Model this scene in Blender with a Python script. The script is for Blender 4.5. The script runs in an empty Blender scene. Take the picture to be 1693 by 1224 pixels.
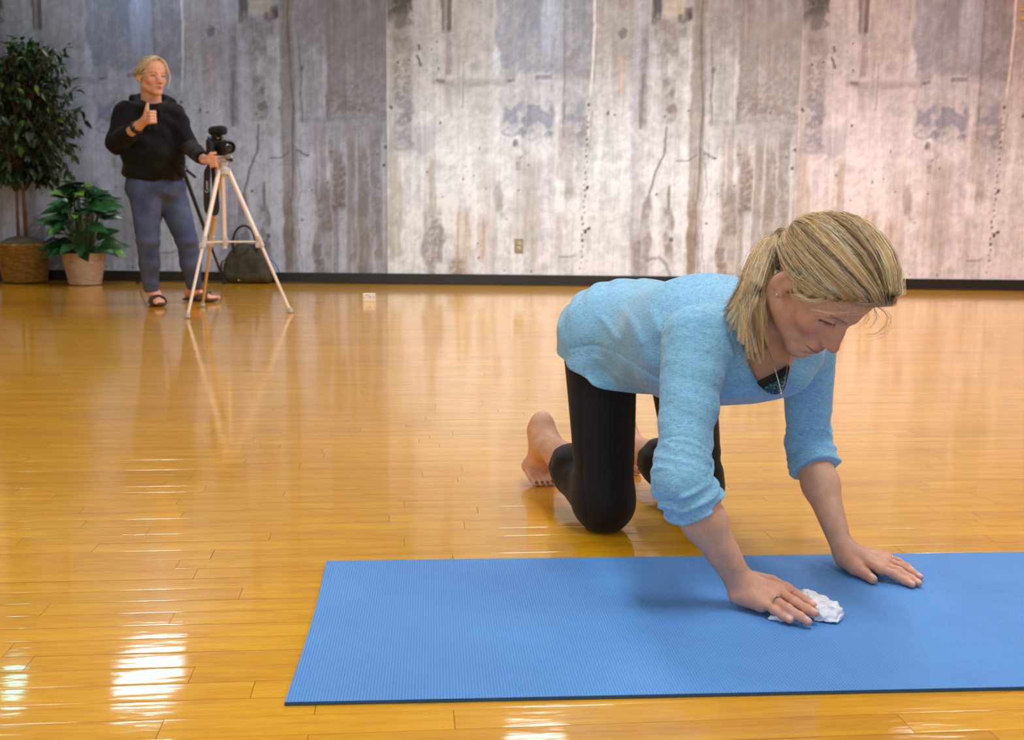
import bpy, math, random
import numpy as np
from mathutils import Vector, Matrix
rng = np.random.default_rng(7); random.seed(7)
C = bpy.context.scene.collection
SC = bpy.context.scene

# ------------------------------------------------------------------ camera
FOC, EYE, TILT, ROLL = 1900.0, 0.71, math.radians(8.38), math.radians(0.49)
cd = bpy.data.cameras.new('camera'); cam = bpy.data.objects.new('camera', cd); C.objects.link(cam)
cd.sensor_fit = 'HORIZONTAL'; cd.sensor_width = 36.0; cd.lens = 36.0*FOC/1693.0
cd.clip_start = 0.05; cd.clip_end = 100
cd.dof.use_dof = True; cd.dof.focus_distance = 2.15; cd.dof.aperture_fstop = 8.5
_r = Vector((1, 0, 0)); _u = Vector((0, math.sin(TILT), math.cos(TILT))); _f = Vector((0, math.cos(TILT), -math.sin(TILT)))
_x = _r*math.cos(ROLL) + _u*math.sin(ROLL); _y = _u*math.cos(ROLL) - _r*math.sin(ROLL); _z = -_f
cam.matrix_world = Matrix(((_x.x, _y.x, _z.x, 0), (_x.y, _y.y, _z.y, 0), (_x.z, _y.z, _z.z, EYE), (0, 0, 0, 1)))
SC.camera = cam

# ------------------------------------------------------------------ world, lights, exposure
W = bpy.data.worlds.new('world'); SC.world = W; W.use_nodes = True
W.node_tree.nodes['Background'].inputs[0].default_value = (0.9, 0.93, 1.0, 1)
W.node_tree.nodes['Background'].inputs[1].default_value = 0.25
vs = SC.view_settings
vs.view_transform = 'Standard'; vs.look = 'None'; vs.gamma = 1.0; vs.use_curve_mapping = False; vs.exposure = -0.9
SC.cycles.use_denoising = True
SC.cycles.max_bounces = 6; SC.cycles.caustics_reflective = False; SC.cycles.caustics_refractive = False

def lamp(name, loc, size, power, color, target=None, spread=180.0):
    d = bpy.data.lights.new(name, 'AREA'); d.shape = 'RECTANGLE'; d.size, d.size_y = size
    d.energy = power; d.color = color; d.spread = math.radians(spread)
    o = bpy.data.objects.new(name, d); C.objects.link(o); o.location = loc
    v = Vector(target if target else (loc[0], loc[1], 0)) - Vector(loc)
    o.rotation_euler = v.to_track_quat('-Z', 'Y').to_euler()
    return o
WHITE = (0.93, 0.97, 1.0); COOL = (0.84, 0.92, 1.0)
LZ = 3.22
# the row of ceiling fixtures along the mural wall, then the rows over the middle of the hall and near the camera
lamp('wall_row_lamp', (-3.0, 9.12, LZ), (0.40, 0.72), 44, (0.84, 0.91, 1.0))
lamp('wall_row_lamp', (0.20, 7.75, LZ), (0.42, 1.25), 138, WHITE, (0.2, 8.3, 0), spread=150)
lamp('wall_row_lamp', (3.10, 7.65, LZ), (0.42, 1.25), 114, (1.0, 0.91, 0.91), (3.1, 8.2, 0), spread=150)
lamp('accent_lamp', (-4.02, 8.85, LZ), (0.12, 0.24), 4.5, (0.12, 1.0, 0.92))
lamp('warm_accent_lamp', (4.7, 8.9, LZ), (0.3, 0.3), 14, (1.0, 0.30, 0.24), (4.5, 9.6, 2.2))
for x, p in ((-2.6, 48), (0.4, 105), (3.2, 88)):
    lamp('middle_row_lamp', (x, 4.9, LZ), (0.5, 1.3), p, WHITE)
for x, p in ((-2.2, 66), (0.6, 90), (3.2, 85)):
    lamp('near_row_lamp', (x, 1.5, LZ), (0.5, 1.3), p, WHITE)
lamp('camera_side_fill', (-0.6, -3.6, 1.7), (7.5, 2.2), 210, COOL, (0.4, 3.0, 0.5))  # unseen fill panel added behind the camera to brighten the near figure

# ------------------------------------------------------------------ survey helpers: a photo position at a known depth or height -> metres
def ray(px, py):
    dx, dy = px-846.5, py-612.0
    a = (dx*math.cos(ROLL) + dy*math.sin(ROLL))/FOC; b = (dx*math.sin(ROLL) - dy*math.cos(ROLL))/FOC
    return np.array([a, math.cos(TILT) + b*math.sin(TILT), -math.sin(TILT) + b*math.cos(TILT)])
def at(px, py, Y):
    r = ray(px, py); return np.array([0, 0, EYE]) + r*(Y/r[1])
def on(px, py, z=0.0):
    r = ray(px, py); return np.array([0, 0, EYE]) + r*((z-EYE)/r[2])
V = lambda *a: np.array(a, float)
def unit(v):
    v = np.asarray(v, float); return v/(np.linalg.norm(v)+1e-12)

# ------------------------------------------------------------------ objects and meshes
def link(name, mesh, mat=None, parent=None, loc=None):
    o = bpy.data.objects.new(name, mesh); C.objects.link(o)
    if mat is not None and mesh is not None and not mesh.materials: mesh.materials.append(mat)
    if parent is not None: o.parent = parent
    if loc is not None: o.location = loc
    return o
def empty(name, loc):
    o = bpy.data.objects.new(name, None); C.objects.link(o); o.location = loc; o.empty_display_size = 0.1
    return o
def tag(o, label=None, cat=None, group=None, kind=None):
    for k, v in (('label', label), ('category', cat), ('group', group), ('kind', kind)):
        if v: o[k] = v
    return o
def raw_mesh(name, verts, faces, smooth=True, col=None):
    """faces: (n,k) array of equal-sided polygons, or a list of such arrays"""
    me = bpy.data.meshes.new(name)
    verts = np.asarray(verts, np.float32)
    fl = faces if isinstance(faces, list) else [faces]
    fl = [np.asarray(f, np.int32) for f in fl if len(f)]
    nl = sum(f.size for f in fl); nf = sum(len(f) for f in fl)
    me.vertices.add(len(verts)); me.vertices.foreach_set('co', verts.ravel())
    me.loops.add(nl); me.polygons.add(nf)
    me.loops.foreach_set('vertex_index', np.concatenate([f.ravel() for f in fl]))
    tot = np.concatenate([np.full(len(f), f.shape[1], np.int32) for f in fl])
    st = np.concatenate([[0], np.cumsum(tot)[:-1]]).astype(np.int32)
    me.polygons.foreach_set('loop_start', st)
    me.polygons.foreach_set('use_smooth', np.full(nf, smooth, bool))
    if col is not None:
        a = me.color_attributes.new('Col', 'FLOAT_COLOR', 'POINT')
        c4 = np.ones((len(verts), 4), np.float32); c4[:, :3] = col
        a.data.foreach_set('color', c4.ravel())
    me.update(calc_edges=True)
    return me
def lin(c):
    c = np.asarray(c, float)/255.0
    return np.where(c <= 0.04045, c/12.92, ((c+0.055)/1.055)**2.4)

class MB:
    """collects simple shapes into one mesh"""
    def __init__(s): s.v = []; s.f = []; s.n = 0
    def add(s, v, f):
        v = np.asarray(v, float).reshape(-1, 3)
        s.v.append(v); s.f += [tuple(int(i)+s.n for i in q) for q in f]; s.n += len(v); return s
    def box(s, c, size, R=None, bev=0.0):
        hx, hy, hz = np.array(size)/2.0; b = min(bev, hx*.9, hy*.9, hz*.9)
        vs_, fs = [], []
        def P(x, y, z): vs_.append((x, y, z)); return len(vs_)-1
        if b <= 0:
            q = [P(x, y, z) for x in (-hx, hx) for y in (-hy, hy) for z in (-hz, hz)]
            fs = [(0, 1, 3, 2), (4, 6, 7, 5), (0, 4, 5, 1), (2, 3, 7, 6), (0, 2, 6, 4), (1, 5, 7, 3)]
        else:
            ids = {}
            for sx in (-1, 1):
                for sy in (-1, 1):
                    for sz in (-1, 1):
                        ids[sx, sy, sz] = (P(sx*hx, sy*(hy-b), sz*(hz-b)), P(sx*(hx-b), sy*hy, sz*(hz-b)), P(sx*(hx-b), sy*(hy-b), sz*hz))
            S = (-1, 1)
            for a in S:
                fs.append([ids[a, y, z][0] for y, z in ((-1, -1), (1, -1), (1, 1), (-1, 1))][::a])
                fs.append([ids[x, a, z][1] for x, z in ((-1, -1), (-1, 1), (1, 1), (1, -1))][::a])
                fs.append([ids[x, y, a][2] for x, y in ((-1, -1), (1, -1), (1, 1), (-1, 1))][::a])
            for a in S:
                for c_ in S:
                    q = [ids[-1, a, c_][1], ids[1, a, c_][1], ids[1, a, c_][2], ids[-1, a, c_][2]]; fs.append(q[::a*c_])
                    q = [ids[a, -1, c_][0], ids[a, -1, c_][2], ids[a, 1, c_][2], ids[a, 1, c_][0]]; fs.append(q[::a*c_])
                    q = [ids[a, c_, -1][0], ids[a, c_, 1][0], ids[a, c_, 1][1], ids[a, c_, -1][1]]; fs.append(q[::a*c_])
            for k, t in ids.items():
                fs.append(t[::k[0]*k[1]*k[2]])
        v = np.array(vs_)
        if R is not None: v = v @ np.asarray(R).T
        return s.add(v+np.asarray(c, float), fs)
    def ring(s, pts, rad, n=10, cap=True, flat=None):
        """tube along points; rad scalar or per-point; flat=(normal, factor) squashes the section"""
        pts = np.asarray(pts, float); m = len(pts); rad = np.broadcast_to(np.asarray(rad, float), (m,))
        t = np.gradient(pts, axis=0); t /= np.linalg.norm(t, axis=1)[:, None]+1e-12
        ref = np.array([0, 0, 1.0]) if flat is None else unit(flat[0])
        if flat is None and abs(t[0] @ ref) > .9: ref = np.array([1.0, 0, 0])
        vs_ = []; a = unit(ref - t[0]*(ref @ t[0]))
        for i in range(m):
            if flat is not None: a = ref
            a = unit(a - t[i]*(a @ t[i])); b = np.cross(t[i], a)
            k = 1.0 if flat is None else flat[1]
            th = np.arange(n)*2*np.pi/n
            vs_.append(pts[i] + rad[i]*(k*np.cos(th)[:, None]*a + np.sin(th)[:, None]*b))
        fs = [(i*n+j, i*n+(j+1) % n, (i+1)*n+(j+1) % n, (i+1)*n+j) for i in range(m-1) for j in range(n)]
        if cap: fs += [tuple(range(n))[::-1], tuple(range((m-1)*n, m*n))]
        return s.add(np.concatenate(vs_), fs)
    def rod(s, a, b, r1, r2=None, n=12):
        return s.ring([a, b], [r1, r1 if r2 is None else r2], n)
    def lathe(s, prof, c=(0, 0, 0), axis=(0, 0, 1), n=32):
        ax = unit(axis); ref = V(1, 0, 0) if abs(ax[0]) < .9 else V(0, 1, 0)
        a = unit(ref-ax*(ref @ ax)); b = np.cross(ax, a); th = np.arange(n)*2*np.pi/n
        vs_ = [np.asarray(c, float)+ax*z+r*(np.cos(th)[:, None]*a+np.sin(th)[:, None]*b) for r, z in prof]; m = len(prof)
        fs = [(i*n+j, i*n+(j+1) % n, (i+1)*n+(j+1) % n, (i+1)*n+j) for i in range(m-1) for j in range(n)]
        fs += [tuple(range(n))[::-1], tuple(range((m-1)*n, m*n))]
        return s.add(np.concatenate(vs_), fs)
    def ball(s, c, r, n=12, B=None):
        r = np.broadcast_to(np.asarray(r, float), (3,)); m = n//2+1; vs_ = []
        for i in range(m+1):
            ph = np.pi*i/m
            for j in range(n):
                th = 2*np.pi*j/n; vs_.append((r[0]*np.sin(ph)*np.cos(th), r[1]*np.sin(ph)*np.sin(th), r[2]*np.cos(ph)))
        v = np.array(vs_)
        if B is not None: v = v @ np.asarray(B).T
        return s.add(v+np.asarray(c, float), [(i*n+j, (i+1)*n+j, (i+1)*n+(j+1) % n, i*n+(j+1) % n) for i in range(m) for j in range(n)])
    def mesh(s, name, org=(0, 0, 0), smooth=True):
        me = bpy.data.meshes.new(name)
        me.from_pydata((np.concatenate(s.v)-np.asarray(org, float)).tolist(), [], s.f)
        me.polygons.foreach_set('use_smooth', np.full(len(me.polygons), smooth, bool)); me.update()
        return me
    def build(s, name, mat, parent=None, org=(0, 0, 0), smooth=True, sharp=True):
        me = s.mesh(name, org, smooth)
        if smooth and sharp: me.set_sharp_from_angle(angle=math.radians(38))
        return link(name, me, mat, parent)

# ------------------------------------------------------------------ materials
class NT:
    def __init__(s, name):
        s.m = bpy.data.materials.new(name); s.m.use_nodes = True; s.t = s.m.node_tree; s.b = s.t.nodes['Principled BSDF']
    def n(s, typ, **kw):
        nd = s.t.nodes.new(typ)
        for k, v in kw.items():
            if k.startswith('i_'):
                nm = k[2:]; key = int(nm) if nm.isdigit() else nm.replace('_', ' ')
                nd.inputs[key].default_value = v
            else: setattr(nd, k, v)
        return nd
    def l(s, a, b): s.t.links.new(a, b)
    def noise(s, vec, scale, detail=4, rough=.55, dist=0.0):
        nd = s.n('ShaderNodeTexNoise'); nd.inputs['Scale'].default_value = scale; nd.inputs['Detail'].default_value = detail
        nd.inputs['Roughness'].default_value = rough; nd.inputs['Distortion'].default_value = dist
        if vec is not None: s.l(vec, nd.inputs['Vector'])
        return nd.outputs['Fac']
    def coord(s, scale=(1, 1, 1), rot=(0, 0, 0), out='Object'):
        tc = s.n('ShaderNodeTexCoord'); mp = s.n('ShaderNodeMapping')
        mp.inputs['Scale'].default_value = scale; mp.inputs['Rotation'].default_value = rot
        s.l(tc.outputs[out], mp.inputs['Vector']); return mp.outputs['Vector']
    def ramp(s, fac, stops):
        r = s.n('ShaderNodeValToRGB'); e = r.color_ramp.elements
        while len(e) < len(stops): e.new(.5)
        for k, (p, c) in enumerate(stops):
            e[k].position = p; e[k].color = (*c, 1) if len(c) == 3 else c
        s.l(fac, r.inputs[0]); return r.outputs['Color']
    def mix(s, fac, a, b, mode='MIX'):
        m = s.n('ShaderNodeMix', data_type='RGBA', blend_type=mode)
        for sock, v in ((m.inputs[0], fac), (m.inputs[6], a), (m.inputs[7], b)):
            if hasattr(v, 'links'): s.l(v, sock)
            else: sock.default_value = v if isinstance(v, (int, float)) else (*v, 1)
        return m.outputs[2]
    def math(s, op, a, b=0.0):
        m = s.n('ShaderNodeMath', operation=op)
        for sock, v in ((m.inputs[0], a), (m.inputs[1], b)):
            if hasattr(v, 'links'): s.l(v, sock)
            else: sock.default_value = v
        return m.outputs[0]
    def bump(s, h, strength=.3, dist=.002):
        b = s.n('ShaderNodeBump'); b.inputs['Strength'].default_value = strength; b.inputs['Distance'].default_value = dist
        s.l(h, b.inputs['Height']); s.l(b.outputs['Normal'], s.b.inputs['Normal']); return b
    def set(s, **kw):
        for k, v in kw.items():
            i = s.b.inputs[k.replace('_', ' ')]
            if hasattr(v, 'links'): s.l(v, i)
            elif i.type == 'RGBA': i.default_value = (*v, 1) if len(v) == 3 else v
            else: i.default_value = v
        return s
def simple(name, rgb, rough=.5, metal=0.0, var=.12, scale=30, bump=0.0, spec=.5, bscale=None):
    """plain surface with a little procedural tone variation"""
    M = NT(name); c = lin(rgb); co = M.coord()
    f = M.noise(co, scale, 4)
    M.set(Base_Color=M.ramp(f, [(.3, tuple(c*(1-var))), (.7, tuple(np.minimum(c*(1+var), 1)))]), Roughness=rough, Metallic=metal, Specular_IOR_Level=spec)
    if bump: M.bump(M.noise(co, bscale or scale*4, 3), bump, .002)
    return M.m
def vcol(name, rough=.5, scale=60, var=.1, bump=0.0, bscale=300, sss=0.0, spec=.5, sheen=0.0, stretch=(1, 1, 1)):
    """surface coloured by the mesh's own colour layer plus a little procedural variation"""
    M = NT(name); a = M.n('ShaderNodeAttribute', attribute_name='Col'); co = M.coord(stretch)
    f = M.ramp(M.noise(co, scale, 5), [(.25, (1-var,)*3), (.75, (1+var,)*3)])
    M.set(Base_Color=M.mix(1.0, a.outputs['Color'], f, 'MULTIPLY'), Roughness=rough, Specular_IOR_Level=spec)
    if sss: M.set(Subsurface_Weight=sss, Subsurface_Radius=(.012, .004, .002), Subsurface_Scale=.6)
    if sheen: M.set(Sheen_Weight=sheen)
    if bump: M.bump(M.noise(co, bscale, 3), bump, .0012)
    return M.m
# ------------------------------------------------------------------ noise and implicit surfaces (for bodies and cloth)
def _hash(i, j, k, s):
    h = (i*374761393 + j*668265263 + k*2147483647 + s*974634541) & 0xffffffff
    h = ((h ^ (h >> 13))*1274126177) & 0xffffffff
    return ((h ^ (h >> 16)) & 0xffff)/65535.0
def vnoise(P, seed=0):
    P = np.asarray(P, float); I = np.floor(P).astype(np.int64); f = P-I; f = f*f*(3-2*f); r = 0
    for a in (0, 1):
        for b in (0, 1):
            for c in (0, 1):
                w = (f[:, 0] if a else 1-f[:, 0])*(f[:, 1] if b else 1-f[:, 1])*(f[:, 2] if c else 1-f[:, 2])
                r = r + w*_hash(I[:, 0]+a, I[:, 1]+b, I[:, 2]+c, seed)
    return r*2-1
def fbm(P, oct=3, seed=0):
    return sum(vnoise(P*2**i, seed+i)/2**i for i in range(oct))
def sst(a, b, x):
    t = np.clip((x-a)/(b-a), 0, 1); return t*t*(3-2*t)

class Nd:
    def __init__(s, f, c=None, r=0.0): s.f = f; s.c = c; s.r = r
def cap(a, b, ra, rb=None, flat=None):
    a = np.asarray(a, float); b = np.asarray(b, float); rb = ra if rb is None else rb
    ba = b-a; L = ba @ ba+1e-12
    if flat is not None: fn = unit(flat[0]); fs = flat[1]
    def f(P):
        p = P-a; t = np.clip((p @ ba)/L, 0, 1); q = p-t[:, None]*ba
        if flat is not None:
            q = q+(q @ fn)[:, None]*fn*(1/fs-1)
            return (np.sqrt((q*q).sum(1))-(ra+(rb-ra)*t))*(fs if fs < 1 else 1.0)
        return np.sqrt((q*q).sum(1))-(ra+(rb-ra)*t)
    m = max(ra, rb)*(max(1, flat[1]) if flat is not None else 1)
    return Nd(f, (a+b)/2, math.sqrt(L)/2+m)
def ell(c, r, B=None):
    c = np.asarray(c, float); r = np.asarray(r, float)
    def f(P):
        q = P-c
        if B is not None: q = q @ B
        k0 = np.sqrt(((q/r)**2).sum(1)); k1 = np.sqrt(((q/(r*r))**2).sum(1))+1e-9
        return k0*(k0-1)/k1
    return Nd(f, c, float(r.max()))
def half(p, n):
    p = np.asarray(p, float); n = unit(n)
    return Nd(lambda P: (P-p) @ n)
def grp(items, disp=None, c=None, r=0.0):
    """items: (mode,k,node); modes + union, - subtract, & intersect"""
    def f(P, bc=None, br=0.0):
        d = None
        for mode, k, nd in items:
            if mode != '&' and bc is not None and nd.c is not None and np.linalg.norm(bc-nd.c)-nd.r-br > 1.6*k+.02: continue
            e = nd.f(P, bc, br) if getattr(nd, 'g', False) else nd.f(P)
            if mode == '+':
                if d is None: d = e
                elif k > 0:
                    h = np.clip(.5+.5*(d-e)/k, 0, 1); d = d*(1-h)+e*h-k*h*(1-h)
                else: d = np.minimum(d, e)
            elif d is None: continue
            elif mode == '-':
                if k > 0:
                    h = np.clip(.5-.5*(d+e)/k, 0, 1); d = d*(1-h)-e*h+k*h*(1-h)
                else: d = np.maximum(d, -e)
            else:
                if k > 0:
                    h = np.clip(.5-.5*(d-e)/k, 0, 1); d = d*(1-h)+e*h+k*h*(1-h)
                else: d = np.maximum(d, e)
        if d is None: return np.full(len(P), .5)
        if disp is not None: d = d-disp(P)
        return d
    n = Nd(f, c, r); n.g = True
    return n

def extract(node, h, lo, hi, margin=.008):
    """surface nets over the active blocks of a grid: vertices, quads"""
    lo = np.asarray(lo, float); hi = np.asarray(hi, float); B = 16; s = B*h
    nb = np.ceil((hi-lo)/s).astype(int)
    g = np.stack(np.meshgrid(*[np.arange(n) for n in nb], indexing='ij'), -1).reshape(-1, 3)
    cen = lo+(g+.5)*s; d = node.f(cen)
    hd = s*math.sqrt(3)/2
    act = g[np.abs(d) < hd*1.75+margin]
    i0 = np.arange(B+1); G = np.stack(np.meshgrid(i0, i0, i0, indexing='ij'), -1).reshape(-1, 3)
    N = nb*B+4
    def gid(a): return ((a[:, 0]+1)*N[1]+a[:, 1]+1)*N[2]+a[:, 2]+1
    VI, VP, Q = [], [], []
    cor = [(a, b, c) for a in (0, 1) for b in (0, 1) for c in (0, 1)]
    edges = [(p, q) for p in cor for q in cor if sum(abs(x-y) for x, y in zip(p, q)) == 1 and p < q]
    for bk in act:
        o = lo+bk*s; P = o+G*h
        D = node.f(P, o+s/2, hd)
        if (D > 0).all() or (D < 0).all(): continue
        D = D.reshape(B+1, B+1, B+1); I = D < 0
        cnt = sum(I[a:a+B, b:b+B, c:c+B].astype(np.int8) for a, b, c in cor)
        cells = np.argwhere((cnt > 0) & (cnt < 8))
        if not len(cells): continue
        acc = np.zeros((len(cells), 3)); w = np.zeros(len(cells))
        for p, q in edges:
            dp = D[cells[:, 0]+p[0], cells[:, 1]+p[1], cells[:, 2]+p[2]]; dq = D[cells[:, 0]+q[0], cells[:, 1]+q[1], cells[:, 2]+q[2]]
            m = (dp < 0) != (dq < 0); t = np.where(m, dp/np.where(m, dp-dq, 1), 0)
            acc += m[:, None]*(np.array(p)+t[:, None]*(np.array(q)-np.array(p))); w += m
        VP.append(o+(cells+acc/w[:, None])*h); VI.append(gid(bk*B+cells))
        for ax in range(3):
            u, v = (ax+1) % 3, (ax+2) % 3
            sl0 = [slice(0, B)]*3; sl1 = [slice(0, B)]*3; sl1[ax] = slice(1, B+1)
            A0 = I[tuple(sl0)]; A1 = I[tuple(sl1)]
            e = np.argwhere(A0 != A1)
            if not len(e): continue
            flip = A0[e[:, 0], e[:, 1], e[:, 2]]
            eu = np.zeros(3, int); eu[u] = 1; ev = np.zeros(3, int); ev[v] = 1
            b0 = bk*B+e
            q = np.stack([gid(b0-eu-ev), gid(b0-ev), gid(b0), gid(b0-eu)], 1)
            q[~flip] = q[~flip][:, ::-1]
            Q.append(q)
    VI = np.concatenate(VI); VP = np.concatenate(VP); Q = np.concatenate(Q)
    od = np.argsort(VI); VI = VI[od]; VP = VP[od]
    k = np.searchsorted(VI, Q).clip(0, len(VI)-1); ok = (VI[k] == Q).all(1)
    return VP, fill_holes(k[ok], len(VP))
def fill_holes(q, n):
    """close the few single missing faces"""
    e = np.concatenate([q[:, [i, (i+1) % 4]] for i in range(4)]).astype(np.int64)
    f = e[:, 0]*n+e[:, 1]; b = e[~np.isin(f, e[:, 1]*n+e[:, 0])]
    if not len(b) or len(b) > 20000: return q
    nx = {int(y): int(x) for x, y in b}; seen = set(); new = []
    for s0 in list(nx):
        if s0 in seen: continue
        c = [s0]; seen.add(s0); x = nx.get(s0)
        while x is not None and x != s0 and x not in seen and len(c) < 14: c.append(x); seen.add(x); x = nx.get(x)
        if x == s0 and 4 <= len(c) <= 12 and len(c) % 2 == 0:
            new += [(c[0], c[i], c[i+1], c[i+2]) for i in range(1, len(c)-1, 2)]
    return np.concatenate([q, np.array(new)]) if new else q
def join(parts):
    vs_, qs, n = [], [], 0
    for v, q in parts: vs_.append(v); qs.append(q+n); n += len(v)
    return np.concatenate(vs_), np.concatenate(qs)

def tubes(paths, rad, n=3):
    """many thin tubes at once: paths (N,M,3), rad (N,M)"""
    paths = np.asarray(paths, float); N, M, _ = paths.shape
    t = np.gradient(paths, axis=1); t /= np.linalg.norm(t, axis=2)[..., None]+1e-12
    ref = np.where(np.abs(t[..., 2:3]) < .8, np.array([0, 0, 1.0]), np.array([1.0, 0, 0]))
    a = np.cross(t, ref); a /= np.linalg.norm(a, axis=2)[..., None]+1e-12; b = np.cross(t, a)
    th = np.arange(n)*2*np.pi/n
    v = paths[:, :, None]+np.asarray(rad)[..., None, None]*(np.cos(th)[:, None]*a[:, :, None]+np.sin(th)[:, None]*b[:, :, None])
    i, j, k = np.meshgrid(np.arange(N), np.arange(M-1), np.arange(n), indexing='ij')
    ix = lambda i, j, k: ((i*M+j)*n+k % n).ravel()
    q = np.stack([ix(i, j, k), ix(i, j, k+1), ix(i, j+1, k+1), ix(i, j+1, k)], 1)
    return v.reshape(-1, 3), q
def bez(P, m):
    """smooth curve through control points (Catmull-Rom), m samples"""
    P = np.asarray(P, float); n = len(P); Q = np.concatenate([[2*P[0]-P[1]], P, [2*P[-1]-P[-2]]])
    s = np.linspace(0, n-1-1e-6, m); i = s.astype(int); f = (s-i)[:, None]
    a, b, c, d = Q[i], Q[i+1], Q[i+2], Q[i+3]
    return .5*((2*b)+(-a+c)*f+(2*a-5*b+4*c-d)*f**2+(-a+3*b-3*c+d)*f**3)
# ------------------------------------------------------------------ the hall
WS = -0.0258; WY0 = 9.764; WANG = math.atan(WS)             # mural wall: y = WY0 + WS*x
def wall_y(x): return WY0+WS*x
def struct(name, mb, mat, smooth=False):
    o = mb.build(name, mat, smooth=smooth); o['kind'] = 'structure'; return o
plaster = simple('plaster', (222, 220, 214), .85, var=.03, scale=3)
ceil_m = simple('ceiling_tile', (205, 204, 198), .9, var=.04, scale=8)

# floor: dark subfloor, varnished maple boards on it
def wood(name, per_object):
    M = NT(name); co = M.coord((3.0, 38, 1), (0, 0, 0)); co2 = M.coord((1.2, 9, 1))
    if per_object:
        rnd = M.n('ShaderNodeObjectInfo').outputs['Random']
    else:
        rnd = M.n('ShaderNodeAttribute', attribute_name='Tone').outputs['Fac']
    sh = M.n('ShaderNodeVectorMath', operation='ADD'); cb = M.n('ShaderNodeCombineXYZ')
    M.l(M.math('MULTIPLY', rnd, 37.0), cb.inputs[0]); M.l(M.math('MULTIPLY', rnd, 61.0), cb.inputs[2])
    M.l(co, sh.inputs[0]); M.l(cb.outputs[0], sh.inputs[1])
    sh2 = M.n('ShaderNodeVectorMath', operation='ADD'); M.l(co2, sh2.inputs[0]); M.l(cb.outputs[0], sh2.inputs[1])
    g1 = M.noise(sh.outputs[0], 4.0, 5, .6, .6); g2 = M.noise(sh2.outputs[0], 1.6, 4, .6, 1.2)
    grain = M.ramp(M.math('ADD', M.math('MULTIPLY', g1, .5), M.math('MULTIPLY', g2, .5)),
                   [(.34, tuple(lin((204, 138, 8)))), (.5, tuple(lin((224, 160, 14)))), (.66, tuple(lin((236, 176, 30))))])
    tone = M.ramp(rnd, [(0, (.90, .88, .84)), (.2, (.97, .96, .95)), (.6, (1.0, 1.0, 1.0)), (.85, (1.04, 1.05, 1.08)), (1, (1.0, .96, .90))])
    c = M.mix(1.0, grain, tone, 'MULTIPLY')
    flame = M.ramp(M.noise(sh2.outputs[0], 2.3, 3, .7, 2.0), [(.62, (1, 1, 1)), (.75, (.82, .72, .6))])
    c = M.mix(.8, c, flame, 'MULTIPLY')
    M.set(Base_Color=c, Roughness=.42, Specular_IOR_Level=.25, Coat_Weight=1.0, Coat_Roughness=.062, Coat_IOR=1.5)
    wob = M.noise(M.coord((5, 30, 1)), 1.5, 3, .5)
    b = M.n('ShaderNodeBump'); b.inputs['Strength'].default_value = .16; b.inputs['Distance'].default_value = .0022
    M.l(wob, b.inputs['Height']); M.l(b.outputs[0], M.b.inputs['Coat Normal'])
    return M.m
board_m = wood('varnished_maple_board', True); boards_m = wood('varnished_maple_boards', False)
fl = MB(); fl.box((0, 3.0, -.06), (15, 15.5, .08))
floor = struct('floor', fl, simple('dark_joint', (52, 32, 12), .8, var=.2))
PSI = math.radians(5.5); UX = V(math.cos(PSI), math.sin(PSI)); VX = V(-math.sin(PSI), math.cos(PSI)); PW = .0601; PV0 = 2.5528
joints = [(322.8, 949.5), (398, 982), (283.5, 1024), (72, 1011.6), (44.3, 1101.6), (316, 1118), (349, 921.5), (133, 845.7), (85, 825.5), (135.6, 870),
          (244.5, 879), (292.4, 831.3), (299.3, 853), (155.2, 908.4), (446.6, 887), (351, 917), (471, 814), (643.8, 858.4), (668, 896.7), (699, 785),
          (764, 776), (768, 868.5), (789.5, 843.5), (748.5, 922), (520.7, 1176), (751, 1190), (1498, 1197), (1543.6, 843.8), (1624.6, 867),
          (1639.7, 892.8), (1639.7, 829), (1272.8, 887), (1486.8, 909)]
byrow = {}
for p in joints:
    q = on(*p)[:2]; byrow.setdefault(int(math.floor((q @ VX-PV0)/PW)), []).append(float(q @ UX))
def row_cuts(r, lo, hi):
    k = sorted(byrow.get(r, [])); cuts = list(k)
    rr = random.Random(r*7+3)
    x = (k[0] if k else rr.uniform(-.5, .5)); y = x
    while x > lo: x -= rr.uniform(.35, 1.25); cuts.append(x)
    y = k[-1] if k else y
    if not k: cuts.append(y)
    while y < hi: y += rr.uniform(.35, 1.25); cuts.append(y)
    return sorted(set(cuts))
def board_geo(L, rr):
    """one board, local: length along x, bevelled edges, slightly tilted and cupped top"""
    w = PW/2-.0004; hl = L/2-.0004
    t1, t2 = rr.gauss(0, .0004), rr.gauss(0, .0001); cup = rr.gauss(0, .00002)
    z = lambda x, y: t1*y+t2*x*.5+rr.uniform(-.00005, .00005)
    vs_, fs = [], []
    ed = rr.uniform(.00003, .00008) if rr.random() < .45 else rr.uniform(.00010, .00028)
    ys = [(-w, -ed), (-w+.0012, -ed*.30), (-w+.0034, -.00001), (-w+.0048, 0), (w-.0048, 0), (w-.0034, -.00001), (w-.0012, -ed*.30), (w, -ed)]
    n = len(ys)
    for x in (-hl, -hl+.003, hl-.003, hl):
        for i, (y, zz) in enumerate(ys):
            vs_.append((x, y, zz+t1*y+t2*x*.5))
    fs = [(i*n+j, (i+1)*n+j, (i+1)*n+j+1, i*n+j+1) for i in range(3) for j in range(n-1)]
    b0 = len(vs_)                                          # the sides, down to the subfloor, with vertices of their own
    for x, y in ((-hl, -w), (hl, -w), (hl, w), (-hl, w)):
        vs_ += [(x, y, -ed-.0001+t1*y+t2*x*.5), (x, y, -.02)]
    fs += [(b0+2*i, b0+2*i+1, b0+(2*i+3) % 8, b0+(2*i+2) % 8) for i in range(4)]
    return vs_, fs
xr = Matrix.Rotation(PSI, 4, 'Z')
rest = MB(); rows = range(int((1.05-PV0)/PW), int((10.9-PV0)/PW))
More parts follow.
